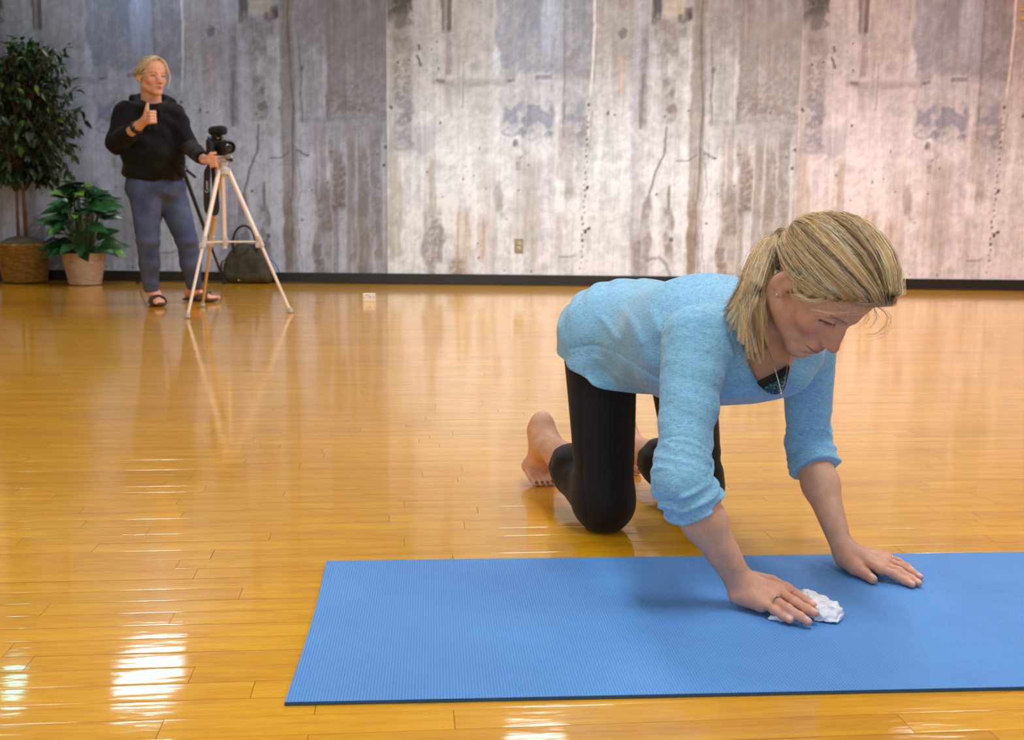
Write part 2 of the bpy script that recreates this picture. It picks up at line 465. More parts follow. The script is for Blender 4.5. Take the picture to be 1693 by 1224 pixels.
nboards = 0
for r in rows:
    vc = PV0+(r+.5)*PW
    near = vc < 2.78
    span = (-1.5, 2.0) if near else (-6.2, 6.2)
    cu = row_cuts(r, *span); rr = random.Random(r*13+5)
    for a, b in zip(cu[:-1], cu[1:]):
        if b-a < .05: continue
        uc = (a+b)/2; c2 = UX*uc+VX*vc; vs_, fs = board_geo(b-a, rr)
        if near and 1.2 < c2[1] and abs(c2[0]) < .46*c2[1]+(b-a)*.5:
            me = bpy.data.meshes.new('plank'); me.from_pydata(vs_, [], fs); me.polygons.foreach_set('use_smooth', [True]*21+[False]*4); me.update()
            o = link('plank', me, board_m, floor); o.location = (c2[0], c2[1], 0); o.rotation_euler = (0, 0, PSI); nboards += 1
        else:
            v = np.array(vs_); w = np.stack([v[:, 0]*UX[0]+v[:, 1]*VX[0]+c2[0], v[:, 0]*UX[1]+v[:, 1]*VX[1]+c2[1], v[:, 2]], 1)
            if w[:, 1].max() > 9.95: continue
            rest.add(w, fs)
ob = rest.build('floor_boards', boards_m, floor, sharp=False); ob['kind'] = 'stuff'
tn = ob.data.attributes.new('Tone', 'FLOAT', 'POINT'); tn.data.foreach_set('value', np.repeat(rng.random(len(ob.data.vertices)//40), 40).astype(np.float32))

# walls and ceiling
m = MB(); R = np.array([[math.cos(WANG), -math.sin(WANG), 0], [math.sin(WANG), math.cos(WANG), 0], [0, 0, 1]])
m.box((0, WY0+.10, 1.66), (14, .18, 3.4), R); wall_back = struct('wall_back', m, plaster)
m = MB(); m.box((-6.6, 3, 1.66), (.15, 14.5, 3.4)); struct('wall_left', m, plaster)
m = MB(); m.box((6.6, 3, 1.66), (.15, 14.5, 3.4)); struct('wall_right', m, plaster)
m = MB(); m.box((0, -4.1, 1.66), (13.4, .15, 3.4)); struct('wall_front', m, plaster)
m = MB(); m.box((0, 3, 3.42), (13.6, 15, .1)); struct('ceiling', m, ceil_m)

# printed concrete-look wall covering: the same picture printed on every sheet, 3.4 m wide
NU, NV = 300, 250
gu, gv = np.meshgrid(np.linspace(0, 686, NU), np.linspace(453, -150, NV)); gu = gu.ravel(); gv = gv.ravel()
def n2(su, sv, seed, o=3, rot=0.0):
    a, b = gu*math.cos(rot)+gv*math.sin(rot), gv*math.cos(rot)-gu*math.sin(rot)
    return sum(vnoise(np.stack([(a*math.cos(i*1.1*(rot > 0))+b*math.sin(i*1.1*(rot > 0)))*su*2**i, (b*math.cos(i*1.1*(rot > 0))-a*math.sin(i*1.1*(rot > 0)))*sv*2**i, np.full_like(gu, seed*3.7+i)], 1), seed+i)/2**i for i in range(o))
streak_f = n2(1/5., 1/220., 1); streak_m = n2(1/16., 1/260., 2); blot = n2(1/14., 1/17., 3, 4, .62); fine = n2(1/5., 1/6., 4, 3, .9); big = n2(1/60., 1/90., 5)
wobu = n2(1/30., 1/26., 6, 3)
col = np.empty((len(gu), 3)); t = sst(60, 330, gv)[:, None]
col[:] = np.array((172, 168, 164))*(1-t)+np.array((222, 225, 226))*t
def paint(u0, u1, v0, v1, c, a=.6, su=4., sv=14., wob=3., grain=None, ga=.6):
    global col
    u = gu+wobu*wob; v = gv+blot*wob*1.6
    mk = sst(u0-su/2, u0+su/2, u)*(1-sst(u1-su/2, u1+su/2, u))*sst(v0-sv/2, v0+sv/2, v)*(1-sst(v1-sv/2, v1+sv/2, v))
    if grain is not None: mk = mk*np.clip(1-ga+ga*2*sst(-.6, .7, grain), 0, 1.3)
    mk = np.clip(mk*a, 0, 1)[:, None]; col = col*(1-mk)+np.array(c, float)*mk
def spot(u, v, ru, rv, c, a=.8):
    global col
    d = np.sqrt(((gu-u)/ru)**2+((gv-v)/rv)**2)+.25*fine
    mk = ((1-sst(.6, 1.25, d))*a)[:, None]; col = col*(1-mk)+np.array(c, float)*mk
def line(pts, w, c, a=.8, wob=1.5):
    global col
    P = np.array(pts, float); best = np.full(len(gu), 1e9); u = gu+wobu*wob
    for p, q in zip(P[:-1], P[1:]):
        d = q-p; tt = np.clip(((u-p[0])*d[0]+(gv-p[1])*d[1])/(d @ d), 0, 1)
        best = np.minimum(best, np.hypot(u-p[0]-tt*d[0], gv-p[1]-tt*d[1]))
    mk = ((1-sst(w*.4, w*1.1+.9, best))*a)[:, None]; col = col*(1-mk)+np.array(c, float)*mk
TOP = -170
# left third
paint(0, 44, TOP, 28, (72, 67, 66), .85, 6, 16, 4, blot, .5); paint(0, 40, 22, 75, (104, 99, 95), .75, 10, 30, 5, blot, .6)
paint(4, 40, 60, 165, (128, 122, 114), .6, 12, 40, 5, fine, .8); paint(10, 44, 140, 248, (130, 132, 138), .7, 10, 30, 3, fine, .8)
paint(8, 80, 205, 247, (158, 159, 168), .45, 10, 10, 2, fine, .6); spot(45, 25, 8, 9, (178, 168, 160)); paint(0, 12, 40, 250, (176, 174, 165), .5, 6, 30, 2)
paint(92, 109, TOP, 50, (98, 82, 74), .8, 3, 8, 2, streak_f, .5); paint(98, 109, 50, 119, (142, 130, 124), .85, 3, 6, 2, fine, .5); paint(97, 108, 138, 178, (158, 152, 150), .7, 4, 14, 2, fine, .5)
paint(70, 76, TOP, 55, (150, 140, 128), .6, 4, 20, 1); paint(110, 180, TOP, 110, (172, 164, 156), .5, 8, 40, 2, streak_m)
paint(78, 205, 128, 138, (158, 150, 146), .75, 8, 4, 1.5, fine, .6); paint(200, 275, 130, 139, (166, 164, 166), .6, 10, 4, 1.5, fine, .6)
paint(84, 98, 127, 133, (92, 92, 98), .75, 4, 3, 1); paint(202, 215, 126, 132, (88, 90, 96), .8, 3, 3, 1); paint(249, 276, 122, 128, (104, 104, 106), .8, 3, 3, 1)
line([(128, 100), (128, 175)], 1.0, (130, 120, 118), .7)
# blue-grey upper middle
paint(185, 345, TOP, 122, (136, 138, 144), .72, 7, 16, 4, blot, .5); paint(215, 262, TOP, 60, (122, 124, 132), .5, 14, 40, 4, blot); paint(258, 290, TOP, 90, (158, 164, 176), .6, 12, 40, 3)
paint(292, 345, TOP, 245, (128, 126, 124), .55, 8, 40, 3, blot, .7); line([(295, -150), (297, 240)], 1.6, (112, 108, 102), .6); paint(178, 191, 80, 122, (196, 197, 198), .8, 3, 14, 2)
paint(196, 282, 160, 222, (140, 143, 154), .85, 8, 12, 5, blot, 1.0); paint(300, 330, 165, 232, (140, 142, 152), .7, 8, 14, 4, blot, 1.0); spot(216, 232, 5, 8, (112, 106, 104))
paint(200, 345, 130, 165, (182, 184, 188), .4, 10, 20, 2, blot)
# crack
line([(344, -150), (346, 45), (343, 118), (341, 160), (338, 232)], 2.0, (206, 200, 188), .9); line([(349, -150), (350, 60), (346, 130)], 1.0, (120, 108, 98), .6)
for k in range(30):
    v = 168+k*9.4; spot(338-(v-168)*.03+math.sin(k*2.1)*1.6, v, 1.2+.8*(k % 3 == 0), 1.8+1.2*(k % 4 == 0), (70, 68, 78), .85)
for p in ((336, 378, 2.6, 3.2), (342, 373, 3.2, 3.0), (338, 305, 2.2, 3.4)): spot(*p, (42, 38, 40), .95)
# right of the crack
paint(350, 415, TOP, 110, (146, 134, 124), .7, 8, 70, 3, blot, .5); paint(384, 397, 85, 150, (178, 156, 138), .6, 5, 20, 2); spot(393, 52, 9, 9, (104, 100, 100)); paint(360, 375, 60, 190, (190, 186, 178), .5, 6, 40, 2)
paint(412, 432, TOP, 460, (176, 172, 182), .5, 6, 40, 2, streak_f); paint(422, 436, 40, 205, (128, 118, 118), .6, 5, 20, 3, fine); line([(428, 120), (426, 205)], 2.2, (118, 106, 108), .6)
paint(440, 456, TOP, 38, (84, 76, 78), .8, 4, 14, 3, blot); paint(484, 506, 8, 32, (74, 62, 62), .85, 5, 6, 3, blot, .4); paint(461, 496, TOP, 24, (186, 174, 152), .85, 5, 8, 3)
paint(448, 500, 30, 92, (136, 128, 122), .7, 8, 14, 4, blot, .8); paint(436, 450, 60, 210, (196, 194, 198), .6, 5, 20, 2); paint(452, 482, 92, 200, (190, 184, 180), .6, 6, 20, 3, blot)
paint(466, 484, 125, 195, (132, 124, 114), .75, 4, 14, 5, blot, .8); paint(484, 509, 60, 232, (198, 196, 192), .75, 4, 18, 3); paint(484, 500, 90, 118, (140, 134, 132), .5, 4, 10, 4, blot)
paint(508, 531, TOP, 460, (146, 134, 120), .72, 4, 40, 2.5, streak_f, .45); line([(523, -150), (522, 60), (525, 130), (529, 170), (526, 250), (522, 330), (524, 400)], 1.8, (112, 98, 84), .6)
line([(539, 55), (543, 110), (541, 150), (545, 200)], 1.5, (112, 100, 94), .6); spot(545, 110, 4, 5, (104, 98, 98), .7)
paint(548, 572, 45, 200, (180, 176, 174), .5, 4, 30, 2, streak_f); paint(578, 587, 55, 190, (206, 203, 200), .8, 3, 16, 3)
paint(536, 690, TOP, 70, (140, 130, 126), .55, 10, 60, 3, streak_m, .7); paint(584, 690, 30, 192, (146, 137, 128), .8, 5, 20, 4, fine, .6); paint(540, 690, 192, 200, (150, 144, 144), .6, 8, 5, 3, blot)
paint(560, 690, 200, 460, (172, 162, 152), .55, 12, 20, 4, streak_f, .9); paint(590, 690, 195, 225, (162, 160, 162), .4, 8, 20, 3, blot)
for u, w, v0, v1, a in ((571, 5, 320, 460, .6), (582, 7, 300, 380, .5), (590, 4, 228, 262, .7), (603, 8, 250, 350, .6), (611, 5, 270, 345, .7), (625, 6, 230, 440, .4), (645, 9, 240, 460, .5), (668, 8, 205, 430, .5), (563, 4, 385, 450, .7), (596, 5, 235, 460, .4)):
    paint(u-w, u+w, v0, v1, (136, 124, 114), a, 4, 24, 3, fine, .6)
line([(532, 200), (536, 300), (533, 380), (538, 460)], 1.3, (150, 138, 130), .5, 4); line([(470, 205), (466, 250), (452, 275), (444, 310), (440, 330)], 1.8, (112, 106, 112), .75); paint(433, 446, 320, 460, (148, 138, 138), .6, 4, 20, 4, blot)
line([(488, 259), (506, 259), (520, 249)], 1.3, (130, 118, 108), .75); line([(535, 246), (550, 255)], 1.5, (112, 102, 100), .75); spot(551, 255, 3, 2.2, (92, 84, 84))
paint(475, 480, 302, 340, (128, 122, 104), .75, 2, 10, 2); paint(470, 484, 340, 425, (140, 132, 124), .65, 5, 20, 4, blot, .7); spot(482, 390, 4, 5, (98, 92, 92), .8)
paint(415, 432, 385, 460, (150, 142, 138), .6, 6, 24, 4, blot); line([(448, 424), (462, 421), (474, 432), (481, 450), (482, 460)], 2.6, (138, 138, 150), .7); paint(430, 448, 425, 460, (136, 128, 122), .55, 5, 12, 4, blot)
# lower left
paint(0, 24, 250, 425, (184, 178, 164), .6, 6, 30, 5, fine); paint(70, 82, 258, 350, (178, 168, 152), .6, 6, 20, 2, streak_f); paint(62, 94, 345, 440, (158, 150, 146), .7, 12, 30, 4, fine); paint(60, 68, 385, 425, (138, 138, 150), .6, 5, 20, 3, blot); paint(86, 96, 370, 432, (134, 132, 140), .6, 5, 20, 3, blot); paint(68, 82, 425, 462, (150, 144, 142), .6, 5, 14, 3, fine)
paint(117, 140, 345, 462, (184, 166, 146), .7, 6, 24, 3, streak_f, .5); paint(106, 134, 424, 462, (142, 126, 112), .6, 8, 14, 4, fine); paint(153, 166, 355, 425, (188, 170, 150), .65, 5, 24, 2, streak_f); paint(165, 186, 270, 460, (184, 174, 168), .5, 8, 40, 4, fine); paint(184, 198, 300, 350, (166, 160, 164), .6, 5, 20, 5, blot, .8)
paint(213, 258, 262, 395, (188, 182, 174), .55, 10, 30, 5, fine); paint(218, 226, 252, 276, (138, 130, 128), .6, 4, 12, 3, fine); paint(258, 286, 250, 440, (208, 206, 214), .5, 8, 40, 2); paint(286, 316, 200, 292, (184, 176, 170), .55, 8, 10, 3, blot); paint(303, 318, 290, 330, (160, 156, 154), .55, 4, 12, 4, fine); paint(286, 298, 350, 430, (170, 164, 158), .5, 5, 20, 3, fine); paint(244, 258, 330, 450, (186, 178, 172), .5, 5, 30, 4, fine)
line([(294, 422), (320, 420)], .9, (140, 130, 126), .7); line([(240, 302), (262, 303)], 1.0, (214, 208, 198), .6)
DOT = (40, 36, 36)
line([(51, 90), (55, 96), (57, 106)], 1.2, DOT, .9, 0); line([(54, 73), (56, 79)], 1.3, DOT, .9, 0)
for u, v, r in ((19, 101, 2), (87, 111, 2.4), (85, 67, 1.6), (75, 79, 1.5), (7, 174, 3), (38, 97, 1.5), (68, 281, 1.6), (155, 425, 2.4), (154, 400, 1.6), (200, 445, 1.4), (245, 447, 1.6), (132, 271, 1.4), (147, 286, 1.4), (129, 292, 2), (156, 241, 1.8), (102, 251, 1.4), (106, 277, 1.3), (94, 322, 1.6), (228, 255, 1.5), (239, 268, 1.6), (222, 310, 1.8), (168, 308, 1.8), (203, 359, 1.5), (540, 363, 2.2), (558, 312, 1.6), (585, 300, 2), (684, 240, 3.4), (670, 252, 2), (655, 270, 1.8), (640, 180, 2), (681, 270, 2.4), (90, 199, 2), (90, 199, 1.5), (455, 315, 2.2), (466, 186, 2.2), (504, 177, 2.0), (371, 182, 2.6), (382, 184, 1.6)):
    spot(u, v, r*.9, r, DOT, .8)
lum = 1+.05*streak_f+.035*streak_m+.06*fine+.055*blot+.04*big+.05*n2(1/2.6, 1/40., 8, 2)
col = np.clip(col*np.maximum(lum, .5)[:, None], 20, 235)
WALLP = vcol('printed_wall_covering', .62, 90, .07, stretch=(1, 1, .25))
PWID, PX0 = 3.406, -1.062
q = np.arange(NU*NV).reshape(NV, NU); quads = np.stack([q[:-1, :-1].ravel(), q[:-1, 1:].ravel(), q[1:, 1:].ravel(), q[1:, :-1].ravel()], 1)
for k, tint in ((-1, (.76, .82, .95)), (0, (.945, .99, 1.065)), (1, (.965, .95, 1.0))):  # tint per sheet: print tone plus some of the light's colour painted in
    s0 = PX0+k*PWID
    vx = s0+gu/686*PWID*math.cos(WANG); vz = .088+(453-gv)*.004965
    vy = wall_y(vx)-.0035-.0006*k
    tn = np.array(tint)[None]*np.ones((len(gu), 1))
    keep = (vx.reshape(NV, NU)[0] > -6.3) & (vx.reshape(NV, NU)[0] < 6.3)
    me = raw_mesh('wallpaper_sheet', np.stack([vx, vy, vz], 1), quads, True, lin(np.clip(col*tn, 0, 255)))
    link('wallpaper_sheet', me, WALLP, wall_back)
m = MB(); m.box((0, WY0-.008, .045), (13, .012, .09), R, .003); m.box((0, WY0-.016, .006), (13, .024, .012), R, .004)
bb = struct('baseboard_back', m, simple('black_rubber', (30, 29, 28), .35, var=.1), True)

# electrical outlet on the mural wall
p = at(858, 406.5, wall_y(.06)); t = empty('electrical_outlet', (p[0], wall_y(p[0]), p[2]))
tag(t, 'grey metal electrical outlet with two yellowed sockets on the lower mural wall', 'outlet')
o = tuple(t.location); m = MB(); m.box((p[0], wall_y(p[0])-.008, p[2]), (.074, .006, .116), R, .002); m.build('cover_plate', simple('grey_metal_plate', (150, 146, 132), .4, .3), t, o)
ivory = simple('ivory_socket', (190, 182, 140), .4); dark = simple('dark_slot', (30, 28, 26), .6)
for dz in (-.022, .022):
    m = MB(); m.lathe([(.0165, 0), (.0165, .004), (.014, .005)], (p[0]+.004, wall_y(p[0])-.011, p[2]+dz), (0, -1, 0), 16); sk = m.build('socket', ivory, t, o)
    m = MB()
    for dx in (-.005, .006): m.box((p[0]+.004+dx, wall_y(p[0])-.0163, p[2]+dz+.002), (.002, .001, .007))
    m.build('slot', dark, sk, o)
m = MB(); m.lathe([(.003, 0), (.003, .0015)], (p[0]+.004, wall_y(p[0])-.0108, p[2]), (0, -1, 0), 8); m.build('screw', simple('screw_metal', (120, 116, 108), .3, .8), t, o)

# yellow tabs on the far right of the mural wall
for k, (px, py, w, h, lab) in enumerate(((1690, 15.5, .034, .017, 'upper, thinner of two yellow tape tabs at the far right of the mural wall'), (1690.5, 29, .028, .036, 'lower, taller of two yellow tape tabs at the far right of the mural wall'))):
    q_ = at(px, py, 9.64); m = MB(); m.box((q_[0]+.012, wall_y(q_[0])-.009, q_[2]), (w+.03, .003, h), R, .001)
    t_ = m.build('tape_tab', simple('yellow_tape', (190, 156, 92), .5), None); tag(t_, lab, 'tape')
# ------------------------------------------------------------------ people: shared builders
SKIN = vcol('skin', .50, 70, .08, .35, 330, sss=.12, spec=.4)
HAIRM = vcol('hair', .52, 300, .12, 0, spec=.45)
T_SKIN, T_LIP, T_BROW, T_NAIL = lin((216, 166, 136)), lin((182, 104, 98)), lin((112, 82, 64)), lin((236, 192, 180))

def head_nodes(o, B, s=1.0, look_down=True):
    """head in local axes: columns of B are left, forward, up; o is between the eyes' level and the ears"""
    o = np.asarray(o, float); w = lambda l, g, u: o+B @ (np.array((l, g, u))*s)
    E = lambda c, r: ell(w(*c), np.array(r)*s, B)
    K = lambda a, b, ra, rb=None: cap(w(*a), w(*b), ra*s, (ra if rb is None else rb)*s)
    it = [('+', 0, E((0, -.014, .032), (.074, .094, .086))), ('+', .03, E((0, .030, -.020), (.058, .058, .074)))]
    for x in (-1, 1):
        it += [('+', .02, K((x*.048, .004, -.060), (x*.012, .062, -.098), .020, .017))]
    it += [('+', .02, E((0, .070, -.100), (.021, .016, .015))), ('+', .02, E((0, .066, -.066), (.033, .028, .034))), ('+', .025, E((0, .046, .048), (.056, .044, .044)))]
    for x in (-1, 1):
        it += [('+', .018, E((x*.040, .056, -.030), (.021, .021, .020))), ('+', .012, K((x*.012, .087, .016), (x*.038, .074, .016), .007, .006)),
               ('-', .010, E((x*.031, .096, -.001), (.017, .014, .010)))]
        it += [('+', .003, E((x*.031, .0690, -.003), (.0135, .0125, .0115)))]
        # upper lid and lower lid
        it += [('+', .003, K((x*.0175, .0795, .0015), (x*.031, .0835, .0045), .0028)), ('+', .003, K((x*.031, .0835, .0045), (x*.046, .0715, .0005), .0028, .002)),
               ('+', .003, K((x*.0185, .0775, -.0085), (x*.044, .0710, -.0075), .0022))]
    it += [('+', .010, K((0, .084, .010), (0, .1075, -.036), .0068, .0095)), ('+', .006, E((0, .111, -.040), (.0095, .0085, .0085)))]
    for x in (-1, 1): it.append(('+', .010, E((x*.0105, .0890, -.026), (.0100, .0120, .0190))))
    for x in (-1, 1):
        it += [('+', .006, E((x*.0130, .0970, -.0430), (.0074, .0105, .0078))), ('-', .003, E((x*.0065, .1015, -.0535), (.0024, .004, .0022)))]
    it += [('+', .006, E((0, .0895, -.0665), (.0215, .0100, .0055))), ('+', .006, E((0, .0885, -.0765), (.0185, .0100, .0062)))]
    for x in (-1, 1):
        Be = B @ np.array(((.94, -.34*x, 0), (.34*x, .94, 0), (0, 0, 1.0))) @ np.array(((1, 0, 0), (0, .96, .26), (0, -.26, .96)))
        e = lambda c, r: ell(w(*c), np.array(r)*s, Be)
        it += [('+', .004, e((x*.0785, -.016, -.010), (.0080, .0185, .0310))), ('-', .003, e((x*.0865, -.011, -.008), (.0055, .0105, .0195))), ('+', .003, e((x*.0765, -.006, -.034), (.0055, .0080, .0085)))]
    return it

LINES = [([(.0185, -.044), (.0250, -.056), (.0310, -.070), (.0325, -.082)], .0016, .0034), ([(-.023, -.0705), (-.010, -.0722), (0, -.0716), (.010, -.0722), (.023, -.0705)], .0026, .0018), ([(.0255, -.072), (.0285, -.080)], .0010, .0028),
         ([(.018, .0085), (.031, .0105), (.046, .0055)], .0012, .0018), ([(.020, -.0150), (.032, -.0195), (.044, -.0160)], .0007, .0025), ([(0, -.086), (.014, -.088)], .0018, .0050)]
def head_disp(P, o, B, s):
    out = np.zeros(len(P)); m = ((P-o)**2).sum(1) < .15**2
    if not m.any(): return out
    L = (P[m]-o) @ B/s; q = np.stack([np.abs(L[:, 0]), L[:, 2]], 1); d_ = np.zeros(len(q))
    for pl, dp, w in LINES:
        pl = np.abs(np.array(pl)*[1, 0])+np.array(pl)*[0, 1]; best = np.full(len(q), 9.)
        for a, b in zip(pl[:-1], pl[1:]):
            e = b-a; t = np.clip(((q-a) @ e)/(e @ e), 0, 1); best = np.minimum(best, np.linalg.norm(q-a-t[:, None]*e, axis=1))
        d_ -= dp*s*np.exp(-(best/w)**2)
    out[m] = d_*sst(.04, .06, L[:, 1]); return out

def head_paint(P, o, B, s, c, tan=1.0):
    L = (P-np.asarray(o)) @ B/s; l, g, u = L[:, 0], L[:, 1], L[:, 2]
    def put(m, t):
        m = np.clip(m, 0, 1)[:, None]; c[:] = c*(1-m)+t*m
    near = np.abs(u) < .14
    e = lambda a, b, r: np.exp(-((np.abs(l)-a)**2+(u-b)**2)/(2*r*r))*(g > .03)*near
    put(.45*e(.045, -.035, .018), lin((206, 128, 108))); put(.5*e(0, -.040, .013), lin((206, 130, 112)))
    lip = np.exp(-((u+.0665)/.0045)**2-(l/.017)**4)+np.exp(-((u+.0765)/.0055)**2-(l/.015)**4); put(.8*lip*(g > .075)*near, T_LIP)
    put(.9*np.exp(-((u+.0714)/.0012)**2-(l/.022)**4)*(g > .07)*near, lin((92, 44, 42)))
    a = np.abs(l); br = np.exp(-((u-(.0185-(a-.03)**2*9))/.0026)**2)*((a > .013) & (a < .047)); put(.8*br*(g > .05)*near, T_BROW)
    la = np.exp(-((u-(.0005-(a-.031)**2*26))/.0024)**2)*((a > .017) & (a < .0485)); put(1.0*la*(g > .055)*near, lin((30, 22, 20)))
    ey = np.exp(-((u+.0045)/.0034)**2)*(np.abs(a-.031) < .010); put(.9*ey*(g > .074)*near, lin((70, 52, 42)))
    put(.35*np.exp(-((u+.008)/.006)**2)*(np.abs(a-.031) < .014)*(g > .06)*near, lin((176, 116, 100)))
    return c

def hand_nodes(wrist, mcps, fingers, thumb, up, r0=.0125):
    """palm from wrist to the knuckles, every finger its own chain of joints"""
    it = []; wr = np.asarray(wrist, float); n = len(mcps)
    for i, m in enumerate(mcps):
        it.append(('+', .012 if i else 0, cap(wr+.15*(np.asarray(m)-wr), m, r0*1.02, .0098, (up, .92))))
    for i in range(n-1): it.append(('+', .008, cap(mcps[i], mcps[i+1], .0085)))
    for f, r in fingers:
        k = np.asarray(f, float); rr_ = np.linspace(r, r*.80, len(k))
        ch = [('+', .004, cap(k[j], k[j+1], rr_[j], rr_[j+1])) for j in range(len(k)-1)]
        for j in range(1, len(k)-1): ch.append(('+', .004, ell(k[j], (rr_[j]*1.0,)*3)))
        it.append(('+', .0045, grp(ch, c=k.mean(0), r=np.linalg.norm(k-k.mean(0), axis=1).max()+.02)))
    k = np.asarray(thumb[0], float); rr_ = np.array(thumb[1])
    for j in range(len(k)-1): it.append(('+', .010 if j == 0 else .005, cap(k[j], k[j+1], rr_[j], rr_[j+1])))
    c = np.mean([wr]+[np.asarray(m) for m in mcps], 0)
    return it

# ------------------------------------------------------------------ yoga mat
a_, b_ = on(470, 1168)[:2], on(515, 932)[:2]
my = math.radians(3.95); mu = V(math.cos(my), math.sin(my)); mv = V(-math.sin(my), math.cos(my)); MW = .645; ML = 1.74; MT = .006
m0 = on(470.5, 1168)[:2]
M = NT('ribbed_blue_foam'); co = M.coord()
sep = M.n('ShaderNodeSeparateXYZ'); M.l(co, sep.inputs[0])
rib = M.math('ADD', M.math('MULTIPLY', M.math('SINE', M.math('MULTIPLY', sep.outputs[0], 2*math.pi/.0046)), .5), .5)
rib2 = M.math('ADD', M.math('MULTIPLY', M.math('SINE', M.math('MULTIPLY', sep.outputs[1], 2*math.pi/.0032)), .5), .5)
cl = M.ramp(M.noise(co, 3.2, 4, .6), [(.3, tuple(lin((66, 129, 203)))), (.7, tuple(lin((82, 145, 218))))])
cl = M.mix(M.math('MULTIPLY', rib, .35), cl, tuple(lin((132, 186, 242))))
spk = M.ramp(M.noise(co, 90, 2), [(.70, (1, 1, 1)), (.78, (.8, .85, .9))]); cl = M.mix(.5, cl, spk, 'MULTIPLY')
M.set(Base_Color=cl, Roughness=.62, Specular_IOR_Level=.35); M.bump(M.math('ADD', rib, M.math('MULTIPLY', rib2, .5)), .5, .0012)
nx, ny = 90, 34; vs_, fs = [], []
for lay in (1, 0):
    for j in range(ny+1):
        for i in range(nx+1):
            x, y = i/nx*ML, j/ny*MW
            e = .006*math.sin(y/MW*math.pi)*math.exp(-x/.12)     # the end bows in a little
            z = (MT+.0006*math.sin(x*5+y*4)*math.sin(y/MW*math.pi)) if lay else .0008
            vs_.append((x+e, y, z))
L_ = (nx+1)*(ny+1); q = lambda i, j: j*(nx+1)+i
top = [(q(i, j), q(i+1, j), q(i+1, j+1), q(i, j+1)) for j in range(ny) for i in range(nx)]
bot = [(L_+q(i, j+1), L_+q(i+1, j+1), L_+q(i+1, j), L_+q(i, j)) for j in range(ny) for i in range(nx)]
rim = [(L_+q(i, 0), L_+q(i+1, 0), q(i+1, 0), q(i, 0)) for i in range(nx)]+[(q(i, ny), q(i+1, ny), L_+q(i+1, ny), L_+q(i, ny)) for i in range(nx)]
rim += [(q(0, j), q(0, j+1), L_+q(0, j+1), L_+q(0, j)) for j in range(ny)]+[(L_+q(nx, j), L_+q(nx, j+1), q(nx, j+1), q(nx, j)) for j in range(ny)]
mb = MB(); mb.add(vs_, top+bot+rim)
mat_o = mb.build('yoga_mat', M.m); mat_o.location = (m0[0], m0[1], 0); mat_o.rotation_euler = (0, 0, my)
mat_o.data.materials.append(simple('mat_edge_foam', (34, 84, 138), .7, var=.08))
for p in mat_o.data.polygons:
    if abs(p.normal.z) < .5: p.material_index = 1
tag(mat_o, 'blue ribbed yoga mat lying flat on the wood floor under the kneeling woman\'s hands', 'yoga mat')

# ------------------------------------------------------------------ the kneeling woman
KO = V(.33, 2.45, 0)                                        # base of the figure
HO = V(.5594, 2.0908, .5624); HB = np.array([[.7848, .3618, .5031], [.6182, -.5126, -.5958], [-.0424, -.7787, .6260]])
HB = np.linalg.qr(HB)[0]*np.sign(np.diag(np.linalg.qr(HB)[1]))
HS = .968; HO = V(0, 0, EYE)+(HO-V(0, 0, EYE))*HS
hl_ = lambda l, g, u: HO+HB @ np.array((l, g, u))*HS
LEFT = unit(V(.83, .56, 0)); FWD = unit(V(.50, -.866, 0)); UP = V(0, 0, 1)
hipR, hipL = V(.195, 2.53, .40), V(.385, 2.645, .40)
knR, knL = V(.205, 2.435, .064), V(.428, 2.59, .064)
anR, anL = V(.092, 2.78, .112), V(.31, 2.90, .085)
shR, shL = V(.335, 2.085, .462), V(.582, 2.250, .440)
elR, elL = V(.292, 1.930, .234), V(.610, 2.310, .212)
wrR, wrL = on(1222, 960, .052), on(1391, 903, .050)
WZ = MT
# legs
leg_it = [('+', 0, cap(hipR, knR, .074, .055)), ('+', .03, cap(hipL, knL, .074, .055)), ('+', .02, ell(knR+V(0, 0, .0), (.058, .058, .062))), ('+', .02, ell(knL, (.058, .058, .062))),
          ('+', .02, cap(knR+V(-.01, .03, .0), knR*.55+anR*.45+V(0, 0, .008), .055, .050)), ('+', .02, cap(knR*.55+anR*.45+V(0, 0, .008), anR, .050, .030)),
          ('+', .02, cap(knL+V(-.01, .03, .0), knL*.55+anL*.45+V(0, 0, .008), .055, .050)), ('+', .02, cap(knL*.55+anL*.45+V(0, 0, .008), anL, .050, .030))]
pel = [('+', .05, ell((hipR+hipL)/2+V(.0, .0, .03), (.165, .13, .095), np.stack([LEFT, FWD, UP], 1))),
       ('+', .04, ell(hipR*.72+hipL*.28-FWD*.055+V(0, 0, .01), (.088, .085, .09))), ('+', .04, ell(hipL*.72+hipR*.28-FWD*.055+V(0, 0, .01), (.088, .085, .09)))]
TF = np.stack([unit(V(.83, .52, 0)), unit(V(.52, -.83, .05)), UP], 1)
torso = [('+', .06, ell(V(.345, 2.42, .435), (.135, .12, .092), TF)), ('+', .06, ell(V(.395, 2.28, .452), (.148, .14, .108), TF)), ('+', .05, ell(V(.464, 2.165, .448), (.126, .090, .080), TF)), ('+', .03, ell(at(1272, 604, 2.115), (.036, .042, .042)))]
neck_b = V(.470, 2.185, .488)
neck = [('+', .03, cap(neck_b, hl_(0, -.022, -.070), .060, .050)), ('+', .02, cap(neck_b+V(.0, -.02, -.02), hl_(0, .005, -.080), .035, .03))]
arms = [('+', .03, cap(shR, elR, .048, .036)), ('+', .03, cap(shL, elL, .046, .033)),
        ('+', .02, cap(elR, elR*.62+wrR*.38, .038, .0365)), ('+', .02, cap(elR*.62+wrR*.38, wrR, .0365, .0235)),
        ('+', .02, cap(elL, elL*.62+wrL*.38, .036, .0345)), ('+', .02, cap(elL*.62+wrL*.38, wrL, .0345, .0205))]
